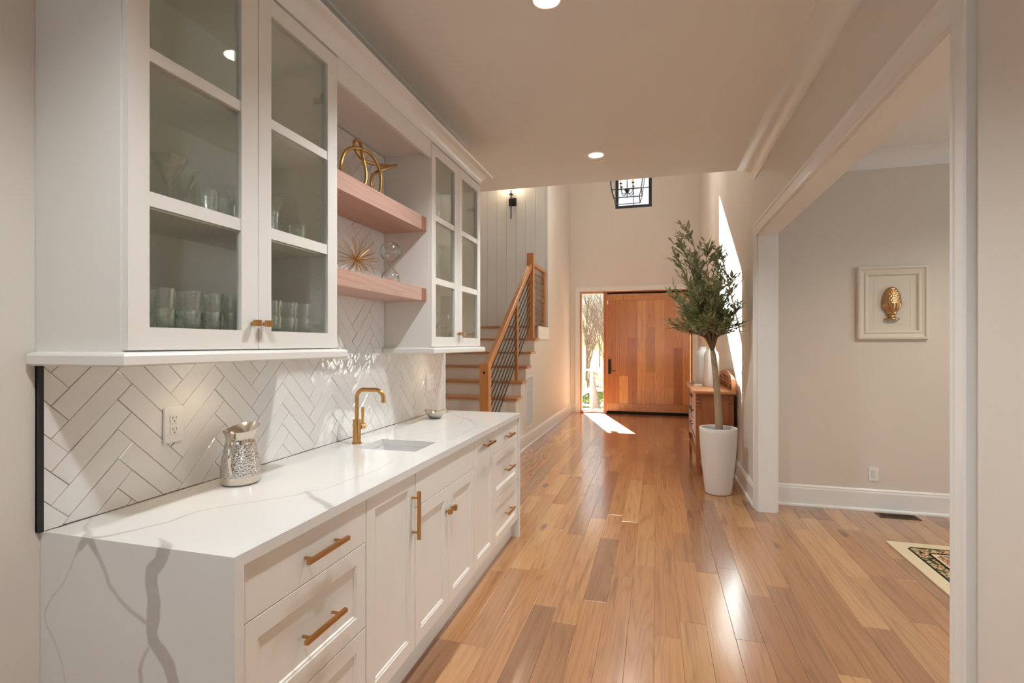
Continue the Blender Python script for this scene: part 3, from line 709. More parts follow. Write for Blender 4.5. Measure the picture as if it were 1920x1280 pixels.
# ------------------------------------------------------------------ wall cabinets with glass doors
UZ0, UZ1 = 1.405, 2.64
XC, XG = -1.315, -1.295             # carcass front, door face
UB = XW+.001
LZ = [(1.47, 1.793), (1.832, 2.18), (2.214, 2.572)]
def glass_cab(name, label, y0, y1, near_panel):
    u = thing(name, label, 'cabinet', (-1.46, (y0+y1)/2, UZ0)); t_ = .018
    bxo('side_panel', UB, XC, y0, y0+t_, UZ0, UZ1, 'cabinet', u); bxo('side_panel', UB, XC, y1-t_, y1, UZ0, UZ1, 'cabinet', u)
    bm = BM(); box(bm, UB, XC, y0+t_, y1-t_, UZ0, UZ0+.035); mk('bottom', bm, 'interior', u)
    bxo('top', UB, XC, y0+t_, y1-t_, 2.59, UZ1, 'interior', u); bxo('back', UB, UB+.006, y0+t_, y1-t_, UZ0+.035, 2.59, 'interior', u)
    for z in (1.812, 2.197): bxo('shelf', UB+.006, XC-.025, y0+t_+.001, y1-t_-.001, z-.016, z+.003, 'interior', u, bevel=.001)
    ym = (y0+y1)/2
    for a, b, hinge in ((y0+.004, ym-.0015, y0), (ym+.0015, y1-.003, y1)):
        sa, sb = a+.058, b-.072 if b < ym+.01 else b-.066
        if a > ym: sa, sb = a+.060, b-.064
        bm = BM(); z0, z1 = UZ0+.004, 2.632
        box(bm, XC+.001, XG, a, sa, z0, z1); box(bm, XC+.001, XG, sb, b, z0, z1)
        zs = [z0]+[q for l in LZ for q in l]+[z1]
        for q0, q1 in zip(zs[::2], zs[1::2]): box(bm, XC+.001, XG-(.003 if 1.5 < q0 < 2.5 else 0), sa, sb, q0, q1)
        dr = mk('door', bm, 'cabinet', u, bevel=.004, seg=2)
        for q0, q1 in LZ: bxo('pane', XC+.005, XC+.008, sa-.004, sb+.004, q0-.004, q1+.004, 'pane', dr)
        knob(dr, (b-.027) if b < ym+.01 else (a+.023), 1.495, XG, .0105)
        for z in (1.50, 2.45):
            yy = hinge+t_ if hinge == y0 else hinge-t_; sg = 1 if hinge == y0 else -1
            bm = BM(); box(bm, XC-.075, XC-.008, min(yy, yy+sg*.012), max(yy, yy+sg*.012), z-.009, z+.009); box(bm, XC-.03, XC-.001, min(yy, yy+sg*.03), max(yy, yy+sg*.03), z-.016, z+.016)
            mk('hinge', bm, 'steel', u, bevel=.002, seg=1)
    for z in (1.62, 1.66, 1.72, 1.95, 1.99, 2.05):   # shelf-pin holes of the far side panel, their shade painted as flat dark discs
        for x_ in (UB+.06, XC-.06):
            mk('pin_hole_shade', lathe(BM(), [(.0003, 0), (.0026, 0)], (x_, y1-t_-.0004, z), 6, axis='y'), 'hole_shade', u)
    prof = [(-.022, 0), (.006, 0), (.026, -.004), (.030, -.010), (.030, -.032), (.026, -.037), (-.022, -.037)]
    mk('light_rail', sweep(BM(), [(XW+.016, y0), (XG, y0), (XG, y1), (XW+.016, y1)], prof, lambda p, q, h: (p, q, UZ0+h), side=-1), 'cabinet', u)
    return u
UL0, UL1, UR0, UR1 = 1.0, 1.902, 2.85, 3.742
cl = glass_cab('glass_door_cabinet', 'white wall cabinet with two glass doors above the silver pitcher', UL0, UL1, True)
cr = glass_cab('glass_door_cabinet', 'white wall cabinet with two glass doors above the silver bowl', UR0, UR1, False)
ni = thing('shelf_niche', 'open white niche with tiled back between the glass cabinets', 'niche', (-1.46, 2.376, 2.54))
bxo('head_rail', XC, XG-.002, UL1+.001, UR0-.001, 2.54, UZ1, 'cabinet', ni, bevel=.002)
bxo('top_panel', UB, XC, UL1+.001, UR0-.001, 2.572, 2.60, 'cabinet', ni)
cr_ = thing('cabinet_crown', 'white cove crown moulding along the tops of the wall cabinets', 'moulding', (-1.4, 2.37, UZ1))
cp = [(-.02, 0), (.004, 0), (.006, .008)]+[(.006+.062*(1-math.cos(a)), .010+.056*math.sin(a)) for a in [PI/2*i/7 for i in range(8)]]+[(.074, .068), (.078, .078), (-.02, .078)]
mk('crown', sweep(BM(), [(UB, UL0), (XG, UL0), (XG, UR1), (UB, UR1)], cp, lambda p, q, h: (p, q, UZ1+.001+h), side=-1), 'trim', cr_, smooth=True, angle=40)
def fshelf(label, z0, z1):
    s_ = thing('floating_shelf', label, 'shelf', (-1.47, 2.376, z0))
    bxo('board', XW+.0155, -1.33, UL1+.002, UR0-.002, z0, z1, 'shelf', s_, bevel=.0015, seg=1)
    bxo('end_cap', -1.3301, -1.3285, UR0-.062, UR0-.002, z0+.001, z1-.001, 'shelf_end', s_)
fshelf('thick pinkish oak shelf carrying the gold knot sculpture', 2.102, 2.185)
fshelf('thick pinkish oak shelf carrying the gold starburst and the hourglass', 1.683, 1.758)

# ------------------------------------------------------------------ glassware
def glass_obj(name, prof, label, group, seg=20):
    o = mk(name, lathe(BM(), prof, (0, 0, 0), seg), 'crackle' if name == 'tumbler' else 'glassware', None, smooth=True, angle=60)
    _props(o, label, 'glass', group); return o
PR = {
 'tumbler': [(.001, .008), (.030, .008), (.0328, .012), (.0378, .088), (.0392, .088), (.0342, .004), (.032, 0), (.001, 0)],
 'martini_glass': [(.001, .078), (.008, .086), (.052, .165), (.0535, .165), (.006, .074), (.0042, .06), (.004, .012), (.012, .005), (.034, .002), (.034, 0), (.001, 0)],
 'flute': [(.001, .085), (.012, .095), (.021, .13), (.022, .17), (.019, .215), (.0202, .215), (.0235, .17), (.022, .125), (.008, .084), (.004, .07), (.004, .012), (.03, .002), (.03, 0), (.001, 0)],
 'wine_glass': [(.001, .085), (.02, .092), (.034, .125), (.035, .15), (.029, .19), (.0302, .19), (.0365, .15), (.035, .12), (.012, .082), (.004, .07), (.004, .012), (.032, .002), (.032, 0), (.001, 0)],
 'glass_bowl': [(.001, .006), (.03, .008), (.055, .03), (.062, .05), (.064, .05), (.057, .028), (.032, .002), (.001, 0)]}
proto = {}
def put(kind, x_, y_, z_, label, group):
    if kind not in proto:
        o = glass_obj(kind, PR[kind], label, group); proto[kind] = o
    else:
        o = proto[kind].copy(); col.objects.link(o); _props(o, label, 'glass', group)
    o.matrix_basis = Matrix.Translation((x_, y_, z_+.0005)) @ Matrix.Rotation(R.random()*6, 4, 'Z'); WM[o] = o.matrix_basis.copy()
SB, SM, ST = UZ0+.035, 1.815, 2.20
ORD = ['first', 'second', 'third', 'fourth', 'fifth', 'sixth', 'seventh', 'eighth', 'ninth']
lab_t = 'clear glass tumbler stacked on the bottom shelf of the cabinet above the pitcher'
for i in range(9):
    for x_ in (-1.385, -1.475):
        for k in range(2):
            if x_ == -1.475 and i % 2 == 0 and k == 1: continue
            put('tumbler', x_, 1.075+i*.09+(.02 if x_ < -1.4 else 0), SB+k*.0585, 'clear tumbler %s in the %s row, %s from the niche, above the pitcher' % ('stacked on top' if k else 'on the shelf', 'front' if x_ > -1.4 else 'back', ORD[8-i]), 'tumblers behind the cabinet doors above the pitcher')
lab_m = 'clear martini glass on the middle shelf of the cabinet above the pitcher'
for q_, (y_, x_) in enumerate(((1.10, -1.49), (1.21, -1.40), (1.32, -1.47), (1.52, -1.44), (1.66, -1.42))): put('martini_glass', x_, y_, SM, '%s clear martini glass from the niche, in the cabinet above the pitcher' % ORD[4-q_], 'martini glasses on the middle shelf')
lab_s = 'clear short glass on the middle shelf of the cabinet above the pitcher'
for q_, (y_, x_) in enumerate(((1.06, -1.38), (1.30, -1.36), (1.40, -1.39), (1.57, -1.36), (1.60, -1.55), (1.74, -1.50), (1.79, -1.40))): put('tumbler', x_, y_, SM, '%s clear short glass from the niche, among the martini glasses' % ORD[6-q_], 'short glasses on the middle shelf')
put('glass_bowl', -1.42, 1.12, ST, 'third clear glass bowl from the niche, on the top shelf above the pitcher', 'bowls on the top shelf')
put('glass_bowl', -1.45, 1.36, ST, 'second clear glass bowl from the niche, on the top shelf above the pitcher', 'bowls on the top shelf')
put('glass_bowl', -1.46, 1.58, ST, 'first clear glass bowl from the niche, on the top shelf above the pitcher', 'bowls on the top shelf')
for i in range(5): put('wine_glass', -1.40-.06*(i % 2), 2.95+i*.085, SB, '%s clear wine glass from the niche, in the cabinet above the bowl' % ORD[i], 'wine glasses on the bottom shelf')
for i in range(5): put('flute', -1.39-.06*(i % 2), 2.94+i*.075, SM, '%s clear champagne flute from the niche, in the cabinet above the bowl' % ORD[i], 'flutes on the middle shelf')
for i in range(7): put('tumbler', -1.39-.08*(i % 2), 2.93+i*.085, ST, '%s clear short glass from the niche, on the shelf above the flutes' % ORD[i], 'short glasses on the top shelf above the bowl')
bm = BM()
for k in range(7):
    a = k*2.4; tube(bm, [(-1.352, 3.345, SB+.03), (-1.352+.02*math.cos(a), 3.345+.03*math.sin(a), SB+.055+.01*(k % 2)), (-1.352+.028*math.cos(a), 3.345+.045*math.sin(a), SB+.05)], [.004, .012, .003], 6)
tube(bm, [(-1.352, 3.345, SB+.0005), (-1.352, 3.345, SB+.04)], [.016, .006], 8)
mk('flower_ornament', bm, 'pink', None, smooth=True, label='small pink flower ornament inside the cabinet above the bowl', category='ornament')

# ------------------------------------------------------------------ objects on shelves and counter
kp = [(-1.42, 2.115, 2.242), (-1.42, 2.12, 2.289), (-1.42, 2.159, 2.35), (-1.43, 2.256, 2.397), (-1.43, 2.364, 2.415), (-1.42, 2.426, 2.388), (-1.41, 2.458, 2.324), (-1.40, 2.435, 2.235), (-1.40, 2.40, 2.193), (-1.405, 2.37, 2.205), (-1.41, 2.362, 2.25), (-1.42, 2.394, 2.30), (-1.43, 2.471, 2.353), (-1.43, 2.556, 2.395), (-1.44, 2.68, 2.452), (-1.455, 2.69, 2.456), (-1.465, 2.665, 2.446), (-1.47, 2.512, 2.405), (-1.47, 2.389, 2.386), (-1.46, 2.308, 2.395), (-1.45, 2.269, 2.417), (-1.45, 2.285, 2.450), (-1.44, 2.306, 2.441), (-1.42, 2.298, 2.371), (-1.40, 2.30, 2.27), (-1.40, 2.27, 2.205), (-1.405, 2.22, 2.192), (-1.415, 2.15, 2.196)]
pth = smoothpath(kp, 6, True)
zmin = min(p.z for p in pth)
pth = [p+Vector((0, 0, 2.185+.0085-zmin)) if p.z < 2.2 else p for p in pth]
pth = [Vector((p.x, p.y, max(p.z, 2.194))) for p in pth]
mk('knot_sculpture', tube(BM(), pth, .0083, 10, True), 'gold', None, smooth=True, angle=180, label='looping gold metal knot sculpture on the shelf', category='sculpture')
su = thing('starburst_ornament', 'spiky gold starburst ornament on the shelf beside the hourglass', 'ornament', (-1.45, 2.293, 1.758))
cu = Vector((-1.45, 2.293, 1.853)); RS = .118
mk('core', lathe(BM(), [(.0135*math.sin(a)+.0001, -.0135*math.cos(a)) for a in [PI*i/8 for i in range(9)]], cu, 12), 'gold', su, smooth=True)
for k in range(58):
    zz = 1-2*(k+.5)/58; rr_ = math.sqrt(1-zz*zz); a = k*2.39996
    dv = Vector((rr_*math.cos(a), rr_*math.sin(a), zz)); ln = RS*R.uniform(.85, 1.08)
    tip = cu+dv*ln
    if tip.z < 1.7592: ln *= (cu.z-1.7592)/(cu.z-tip.z); tip = cu+dv*ln
    if tip.x < XW+.02: continue
    mk('spike', tube(BM(), [cu+dv*.01, tip], [.0016, .0011], 5), 'gold', su)
hg = thing('hourglass', 'clear glass hourglass with pink sand beside the niche side', 'hourglass', (-1.45, 2.632, 1.758))
hz = 1.7585
pro = [(.03, 0), (.045, .004)]
pro = [(.0300, .0), (.046, .003), (.053, .018), (.055, .035), (.046, .062), (.026, .088), (.012, .104), (.009, .112), (.012, .120), (.026, .134), (.052, .160), (.060, .188), (.056, .214), (.042, .234), (.024, .243), (.001, .245)]
mk('glass_body', lathe(BM(), pro, (-1.45, 2.632, hz), 28), 'glassware', hg, smooth=True, angle=180)
mk('sand', lathe(BM(), [(.001, .001), (.045, .004), (.051, .014), (.047, .02), (.02, .034), (.001, .04)], (-1.45, 2.632, hz), 20), 'sand', hg, smooth=True)
# faucet
fa = thing('faucet', 'brushed brass bar faucet with squared arch behind the sink', 'faucet', (-1.484, 2.347, CT))
fx, fy = -1.484, 2.347
mk('base', lathe(BM(), [(.0005, 0), (.0255, 0), (.0255, .006), (.0205, .008), (.0205, .122), (.0195, .124), (.0005, .124)], (fx, fy, CT+.0005), 24), 'brass', fa, smooth=True)
ar = [(fx, fy, CT+.12), (fx, fy, 1.15)]+[(fx+.042*(1-math.cos(a)), fy, 1.15+.042*math.sin(a)) for a in [PI/2*i/7 for i in range(1, 8)]]+[(fx+.11+.042*math.sin(a)*1, fy, 1.15+.042*math.cos(a)) for a in [PI/2*i/7 for i in range(8)]]+[(fx+.152, fy, 1.128)]
mk('spout', tube(BM(), ar, .0105, 16), 'brass', fa, smooth=True, angle=60)
bm = BM(); tube(bm, [(fx, fy+.018, .997), (fx, fy+.062, .997)], .0175, 18)
hl = mk('handle_hub', bm, 'brass', fa, smooth=True); bm = BM(); box(bm, fx-.005, fx+.005, fy+.049, fy+.062, .997, 1.094); mk('lever', bm, 'brass', hl, bevel=.002)
# pitcher
pc = thing('pitcher', 'hammered silver pitcher with flared spout on the counter', 'pitcher', (-1.475, 1.565, CT))
px_, py_ = -1.475, 1.565
def spout(r, z, a):
    k = max(0, (z-.165)/.05); k = min(k, 1)
    toward = max(0, math.cos(a-PI*.5))**3
    return r*(1+.32*k*toward)
body = [(.0005, 0), (.058, 0), (.064, .006), (.0672, .03)]
mk('foot_band', lathe(BM(), body, (px_, py_, CT+.0006), 36), 'silver', pc, smooth=True)
mk('hammered_body', lathe(BM(), [(.0672, .03), (.0668, .055), (.063, .09), (.0565, .125), (.0505, .15)], (px_, py_, CT+.0006), 36), 'hammered', pc, smooth=True)
def lipz(bm):
    for v in bm.verts:
        a = math.atan2(v.co.y-py_, v.co.x-px_); k = max(0, min(1, (v.co.z-CT-.16)/.03)); v.co.z += .018*k*max(0, math.cos(a-PI*.5))-.006*k*max(0, -math.cos(a-PI*.5))
bm = lathe(BM(), [(.0505, .15), (.049, .16), (.050, .172), (.0545, .186), (.060, .197), (.0585, .197), (.052, .184), (.047, .17), (.046, .15)], (px_, py_, CT+.0006), 36, spout); lipz(bm); mk('spout_collar', bm, 'silver', pc, smooth=True)
hp = smoothpath([(px_+.012, py_-.047, CT+.165), (px_+.022, py_-.070, CT+.158), (px_+.026, py_-.079, CT+.125), (px_+.024, py_-.078, CT+.085), (px_+.02, py_-.066, CT+.055), (px_+.018, py_-.062, CT+.045)], 5)
mk('handle', tube(BM(), hp, .0062, 10), 'silver', pc, smooth=True)
mk('rivet', lathe(BM(), [(.0003, .006), (.005, .005), (.008, 0)], (px_+.045, py_-.015, CT+.155), 12, axis='x'), 'silver', pc, smooth=True)
# small bowl
def wav(r, z, a): return r*(1+.10*(z/.06)*math.sin(3*a+.6)+.03*math.sin(7*a))
bm = lathe(BM(), [(.0005, 0), (.036, 0), (.05, .012), (.066, .032), (.078, .052), (.075, .053), (.06, .034), (.042, .014), (.0005, .008)], (-1.475, 3.30, CT+.0006), 14, wav)
for v in bm.verts:
    a = math.atan2(v.co.y-3.30, v.co.x+1.475)
    if v.co.z > CT+.03: v.co.z += .008*math.sin(2*a+1)
mk('silver_bowl', bm, 'silver', None, smooth=True, angle=28, label='small wavy rimmed silver bowl at the end of the counter', category='bowl')
# outlets and switches
def plate(name, label, cat, fr, wd, ht, gang):
    """fr: function (a, b, depth) -> xyz with a across, b up"""
    o = thing(name, label, cat, fr(0, -ht/2, 0))
    def fbox(a0, a1, b0, b1, d0, d1, nm, m, par, bevel=0):
        bm = BM(); box(bm, a0, a1, b0, b1, d0, d1)
        for v in bm.verts: v.co = Vector(fr(v.co.x, v.co.y, v.co.z))
        bmesh.ops.recalc_face_normals(bm, faces=bm.faces[:]); return mk(nm, bm, m, par, bevel=bevel)
    fbox(-wd/2, wd/2, -ht/2, ht/2, 0, .006, 'cover_plate', 'white', o, .002)
    for gx, k in gang:
        if k == 'outlet':
            for s in (-1, 1):
                q = fbox(gx-.0165, gx+.0165, s*.0195-.0145, s*.0195+.0145, .006, .008, 'receptacle', 'white', o, .0015)
                for sx in (-.0065, .0065): fbox(gx+sx-.0011, gx+sx+.0011, s*.0195+.000, s*.0195+.009, .0078, .0083, 'hole_shade', 'hole_shade', q)  # no real recess: shade of the openings painted on small dark pieces
                fbox(gx-.0022, gx+.0022, s*.0195-.0095, s*.0195-.005, .0078, .0083, 'ground_hole_shade', 'hole_shade', q)
        else:
            fbox(gx-.0165, gx+.0165, -.033, .033, .006, .0095, 'rocker', 'white', o, .002)
    return o
plate('wall_outlet', 'white duplex outlet on the herringbone tile by the pitcher', 'outlet', lambda a, b, d: (XW+.0135+d, 1.402+a, 1.148+b), .076, .122, [(0, 'outlet')])
plate('switch_plate', 'white switch and outlet plate on the tile above the silver bowl', 'switch', lambda a, b, d: (XW+.0135+d, 3.497+a, 1.146+b), .118, .122, [(-.028, 'switch'), (.028, 'outlet')])
plate('wall_outlet', 'white duplex outlet on the beige dining wall above the baseboard', 'outlet', lambda a, b, d: (1.791+a, 5.08-d, .315+b), .074, .118, [(0, 'outlet')])

# ------------------------------------------------------------------ lamps
def can(y_, lab):
    c = thing('recessed_light', lab, 'light', (-.468, y_, ZC-.01)); x_ = -.468
    mk('trim_ring', lathe(BM(), [(.058, -.003), (.062, -.006), (.085, -.004), (.088, 0)], (x_, y_, ZC-.0005), 32), 'white', c, smooth=True)
    mk('lens', lathe(BM(), [(.0005, -.0025), (.06, -.0025)], (x_, y_, ZC), 32), 'can', c)
    nm = 'downlight' if y_ > 1 else 'downlight_offscreen'
    l = bpy.data.lights.new(nm, 'SPOT'); l.energy = 96; l.spot_size = 2.2; l.spot_blend = .6; l.shadow_soft_size = .06; l.color = (.95, 1, 1)
    lo = bpy.data.objects.new(nm, l); col.objects.link(lo); lo.location = (x_, y_, ZC-.02)
can(4.215, 'round recessed ceiling light near the edge of the low ceiling'); can(2.252, 'round recessed ceiling light in front of the wall cabinets'); can(.3, 'round recessed ceiling light over the near part of the passage')
def puck(y_, lab, p=1.5):
    c = thing('under_cabinet_light', lab, 'light', (-1.45, y_, UZ0-.012)); 
    mk('lens', lathe(BM(), [(.0005, 0), (.03, 0), (.032, .011), (.0005, .011)], (-1.45, y_, UZ0-.0125), 20), 'can', c)
    l = bpy.data.lights.new('puck', 'SPOT'); l.energy = p; l.spot_size = 2.4; l.spot_blend = .8; l.shadow_soft_size = .03; l.color = (1, .74, .48)
    lo = bpy.data.objects.new('puck', l); col.objects.link(lo); lo.location = (-1.45, y_, UZ0-.02)
puck(1.47, 'small round light under the cabinet above the pitcher'); puck(3.38, 'small round light under the cabinet above the silver bowl')
# sconce on the board wall
sc_ = thing('wall_sconce', 'black iron wall sconce with slim rod on the grey board wall', 'sconce', (-2.34, YB, 3.53))
bxo('back_plate', -2.40, -2.27, YB-.014, YB, 3.76, 3.89, 'black', sc_, bevel=.003)
bm = BM(); tube(bm, [(-2.345, YB-.07, 3.53), (-2.345, YB-.07, 4.02)], .009, 8); tube(bm, [(-2.345, YB-.012, 3.825), (-2.345, YB-.07, 3.825)], .01, 8); mk('rod', bm, 'black', sc_, smooth=True)
mk('cup', lathe(BM(), [(.001, 0), (.03, 0), (.034, .012), (.001, .012)], (-2.345, YB-.07, 3.935), 16), 'black', sc_, smooth=True)
mk('bulb', lathe(BM(), [(.008, 0), (.02, .03), (.022, .055), (.012, .085), (.001, .092)], (-2.345, YB-.07, 4.02), 14), 'bulb', sc_, smooth=True)
l = bpy.data.lights.new('sconce_light', 'POINT'); l.energy = 9; l.color = (1, .78, .5); l.shadow_soft_size = .03
lo = bpy.data.objects.new('sconce_light', l); col.objects.link(lo); lo.location = (-2.345, YB-.1, 4.14)
# lantern chandelier
ch = thing('lantern_chandelier', 'black open lantern chandelier with candle lights hanging before the high window', 'chandelier', (-.42, 8.0, 3.59))
cx_, cy_ = -.42, 8.0
def sq(h, z): return [(cx_+a*h, cy_+b*h, z) for a, b in ((-1, -1), (1, -1), (1, 1), (-1, 1))]
def bars(name, segs, r=.0075):
    bm = BM()
    for a, b in segs: tube(bm, [a, b], r, 6)
    return mk(name, bm, 'black', ch, smooth=True)
q0, q1, q2, q3 = sq(.185, 3.60), sq(.215, 3.715), sq(.30, 4.42), sq(.05, 4.74)
for nm, q in (('bottom_ring', q0), ('lower_ring', q1), ('top_ring', q2)): bars(nm, [(q[i-1], q[i]) for i in range(4)])
for i in range(4):
    bars('corner_bar', [(q0[i], q1[i]), (q1[i], q2[i]), (q2[i], q3[i])])
mk('canopy_rod', tube(BM(), [(cx_, cy_, 3.64), (cx_, cy_, ZF-.002)], .008, 8), 'black', ch, smooth=True)
mk('hub', lathe(BM(), [(.001, 0), (.03, .006), (.042, .03), (.03, .05), (.001, .056)], (cx_, cy_, 3.73), 14), 'black', ch, smooth=True)
for k in range(4):
    a = PI/4+k*PI/2; ex, ey = cx_+.125*math.cos(a), cy_+.125*math.sin(a)
    arm = mk('arm', tube(BM(), smoothpath([(cx_, cy_, 3.75), (cx_+.05*math.cos(a), cy_+.05*math.sin(a), 3.69), (cx_+.1*math.cos(a), cy_+.1*math.sin(a), 3.70), (ex, ey, 3.76), (ex, ey, 3.84)], 4), .006, 6), 'black', ch, smooth=True)
    mk('candle_cup', lathe(BM(), [(.001, 0), (.022, .004), (.024, .01), (.001, .01)], (ex, ey, 3.83), 10), 'black', arm, smooth=True)
    mk('candle', tube(BM(), [(ex, ey, 3.84), (ex, ey, 3.95)], .011, 10), 'candle', arm, smooth=True)
    bl = bpy.data.lights.new('candle_light', 'POINT'); bl.energy = 7; bl.color = (1, .97, .92); bl.shadow_soft_size = .02
    bo = bpy.data.objects.new('candle_light', bl); col.objects.link(bo); bo.location = (ex, ey, 4.03)
    mk('candle_bulb', lathe(BM(), [(.006, 0), (.013, .02), (.009, .045), (.001, .06)], (ex, ey, 3.95), 10), 'bulb', arm, smooth=True)

# ------------------------------------------------------------------ console, vases, tray
co = thing('console_sideboard', 'antique oak sideboard with arched gallery back behind the white planter', 'sideboard', (.6, 6.57, 0))
CX0, CX1, CY0, CY1, CZ = .415, .80, 5.93, 7.21, .895
bxo('top', CX0-.03, CX1+.012, CY0-.045, CY1+.045, CZ, .92, 'console_top', co, bevel=.005)
for x_ in (CX0, CX1-.05):
    for y_ in (CY0, CY1-.05):
        bm = BM(); z0 = 0
        vs = []
        r_ = [[bm.verts.new((x_+.025+s*a, y_+.025+t2*a, z)) for s, t2 in ((-1, -1), (1, -1), (1, 1), (-1, 1))] for z, a in ((0, .016), (.36, .025), (CZ, .025))]
        for a, b in zip(r_, r_[1:]):
            for k in range(4): bm.faces.new((a[k], a[(k+1) % 4], b[(k+1) % 4], b[k]))
        bm.faces.new(r_[0][::-1]); bm.faces.new(r_[-1]); lg = mk('leg', bm, 'console', co, bevel=.003)
        cb = BM()
        for zc, w_ in ((.845, .014), (.80, .011), (.765, .008)):
            lathe(cb, [(.0005, -.02), (w_, -.016), (w_*1.2, 0), (w_, .016), (.0005, .02)], (x_+.025, y_-.004 if y_ < 6.5 else y_+.054, zc), 10, axis='x')
        mk('carved_corbel', cb, 'console', lg, smooth=True)
sp = bxo('side_panel', CX0+.05, CX1-.05, CY0+.014, CY0+.03, .36, CZ, 'console', co)
bxo('side_rail', CX0+.05, CX1-.05, CY0+.006, CY0+.014, .815, CZ, 'console', co, bevel=.002)
bxo('side_rail', CX0+.05, CX1-.05, CY0+.006, CY0+.014, .36, .41, 'console', co, bevel=.002)
bxo('side_panel', CX0+.05, CX1-.05, CY1-.03, CY1-.014, .36, CZ, 'console', co)
bxo('back_panel', CX1-.03, CX1-.015, CY0+.05, CY1-.05, .36, CZ, 'console', co)
bxo('case_bottom', CX0+.02, CX1-.03, CY0+.05, CY1-.05, .36, .38, 'console', co)
bxo('lower_shelf', CX0+.01, CX1-.01, CY0+.03, CY1-.03, .17, .19, 'console_top', co, bevel=.003)
bxo('face_frame', CX0+.02, CX0+.03, CY0+.05, CY1-.05, .38, CZ, 'console', co)
bm = BM(); ys = [CY0+.05+(CY1-CY0-.1)*i/20 for i in range(21)]
tp = [(y_, .375) for y_ in ys]; bt = [(y_, .345-.05*abs(math.sin(PI*(i/20)*2))**.7*(-1)*0-.03+.03*math.cos(PI*2*(i/20-.5))) for i, y_ in enumerate(ys)]
va = [bm.verts.new((CX0+.006, y_, z_)) for y_, z_ in tp]; vb = [bm.verts.new((CX0+.006, y_, z_)) for y_, z_ in bt]
vc_ = [bm.verts.new((CX0+.022, y_, z_)) for y_, z_ in tp]; vd = [bm.verts.new((CX0+.022, y_, z_)) for y_, z_ in bt]
for i in range(20):
    bm.faces.new((va[i], va[i+1], vb[i+1], vb[i])); bm.faces.new((vc_[i], vd[i], vd[i+1], vc_[i+1])); bm.faces.new((vb[i], vb[i+1], vd[i+1], vd[i])); bm.faces.new((va[i], vc_[i], vc_[i+1], va[i+1]))
mk('apron', bm, 'console', co)
def ring_pull(parent, y_, z_):
    bm = BM(); tube(bm, [(CX0+.010-.002, y_, z_), (CX0-.012, y_, z_)], .006, 8); tube(bm, [(CX0-.012, y_+.016*math.cos(a), z_-.014+.016*math.sin(a)) for a in [2*PI*i/10 for i in range(10)]], .0026, 6, True)
    mk('pull', bm, 'black', parent, smooth=True)
for i in range(3):
    z0, z1 = .395+i*.165, .395+i*.165+.155
    d = bxo('drawer', CX0+.008, CX0+.022, 6.41, 6.73, z0, z1, 'console', co, bevel=.003)
    for s in (-.1, .1): ring_pull(d, 6.57+s, (z0+z1)/2+.01)
for a, b in ((CY0+.06, 6.395), (6.745, CY1-.06)):
    d = bxo('door', CX0+.008, CX0+.022, a, b, .395, .88, 'console', co, bevel=.003); bxo('door_panel', CX0+.004, CX0+.009, a+.06, b-.06, .455, .82, 'console_top', d, bevel=.004); ring_pull(d, b-.03 if b < 6.5 else a+.03, .66)
# gallery back
gb = BM(); n = 24; pts = []
for i in range(n+1):
    y_ = CY0-.03+(CY1-CY0+.06)*i/n; s = abs(2*i/n-1); pts.append((y_, 1.05+.07*math.cos(s*PI/2)))
for xa in (CX1-.012, CX1+.006):
    pass
ra = [[gb.verts.new((xx, y_, z_)) for (y_, z_) in pts] for xx in (CX1-.012, CX1+.008)]; rb = [[gb.verts.new((xx, y_, z_-.045)) for (y_, z_) in pts] for xx in (CX1-.012, CX1+.008)]
for i in range(n):
    gb.faces.new((ra[0][i], ra[0][i+1], rb[0][i+1], rb[0][i])); gb.faces.new((ra[1][i], rb[1][i], rb[1][i+1], ra[1][i+1])); gb.faces.new((ra[0][i], ra[1][i], ra[1][i+1], ra[0][i+1])); gb.faces.new((rb[0][i], rb[0][i+1], rb[1][i+1], rb[1][i]))
mk('arched_gallery_rail', gb, 'console_top', co)
for y_ in (CY0-.035, CY1-.005): bxo('gallery_post', CX1-.022, CX1+.012, y_, y_+.04, .92, 1.055, 'console_top', co, bevel=.003)
bxo('gallery_rail', CX1-.01, CX1+.006, CY0, CY1, .985, 1.0, 'console_top', co, bevel=.002)
for i in range(9):
    y_ = CY0+.1+i*.135
    mk('spindle', lathe(BM(), [(.006, 0), (.010, .02), (.006, .045), (.011, .07), (.006, .1), (.006, .14)], (CX1-.002, y_, .92), 10), 'console', co, smooth=True)
def rib(r, z, a): return r*(1+(.07*abs(math.cos(6*a)) if .02 < z < .36 else .03*abs(math.cos(6*a))))
def vase(label, x_, y_, hs):
    o = mk('ribbed_vase', lathe(BM(), [(.0005, 0), (.072, 0), (.078, .012), (.082, .1*hs), (.082, .34*hs), (.076, .385*hs), (.056, .415*hs), (.047, .425*hs), (.048, .455*hs), (.044, .455*hs), (.042, .42*hs), (.03, .40*hs)], (x_, y_, .9205), 48, rib), 'ceramic', None, smooth=True, angle=50)
    _props(o, label, 'vase', 'white ribbed vases on the sideboard')
vase('white ribbed vase on the sideboard, nearer the olive tree', .64, 6.60, 1.03); vase('white ribbed vase on the sideboard, nearer the front door', .57, 7.00, 1.03)
tr_ = thing('tray', 'small flat white tray lying on the sideboard beside the ribbed vases', 'tray', (.56, 6.86, .92))
bxo('dish', .455, .545, 6.62, 6.80, .9205, .934, 'ceramic', tr_, bevel=.005)
mk('driftwood_piece', tube(BM(), smoothpath([(.43, 6.9, .935), (.46, 6.98, .945), (.47, 7.07, .94), (.45, 7.15, .932)], 4), [.006]+[.011]*11+[.005], 8), 'bark', None, smooth=True, label='curved grey driftwood piece on the sideboard by the white vases', category='driftwood')

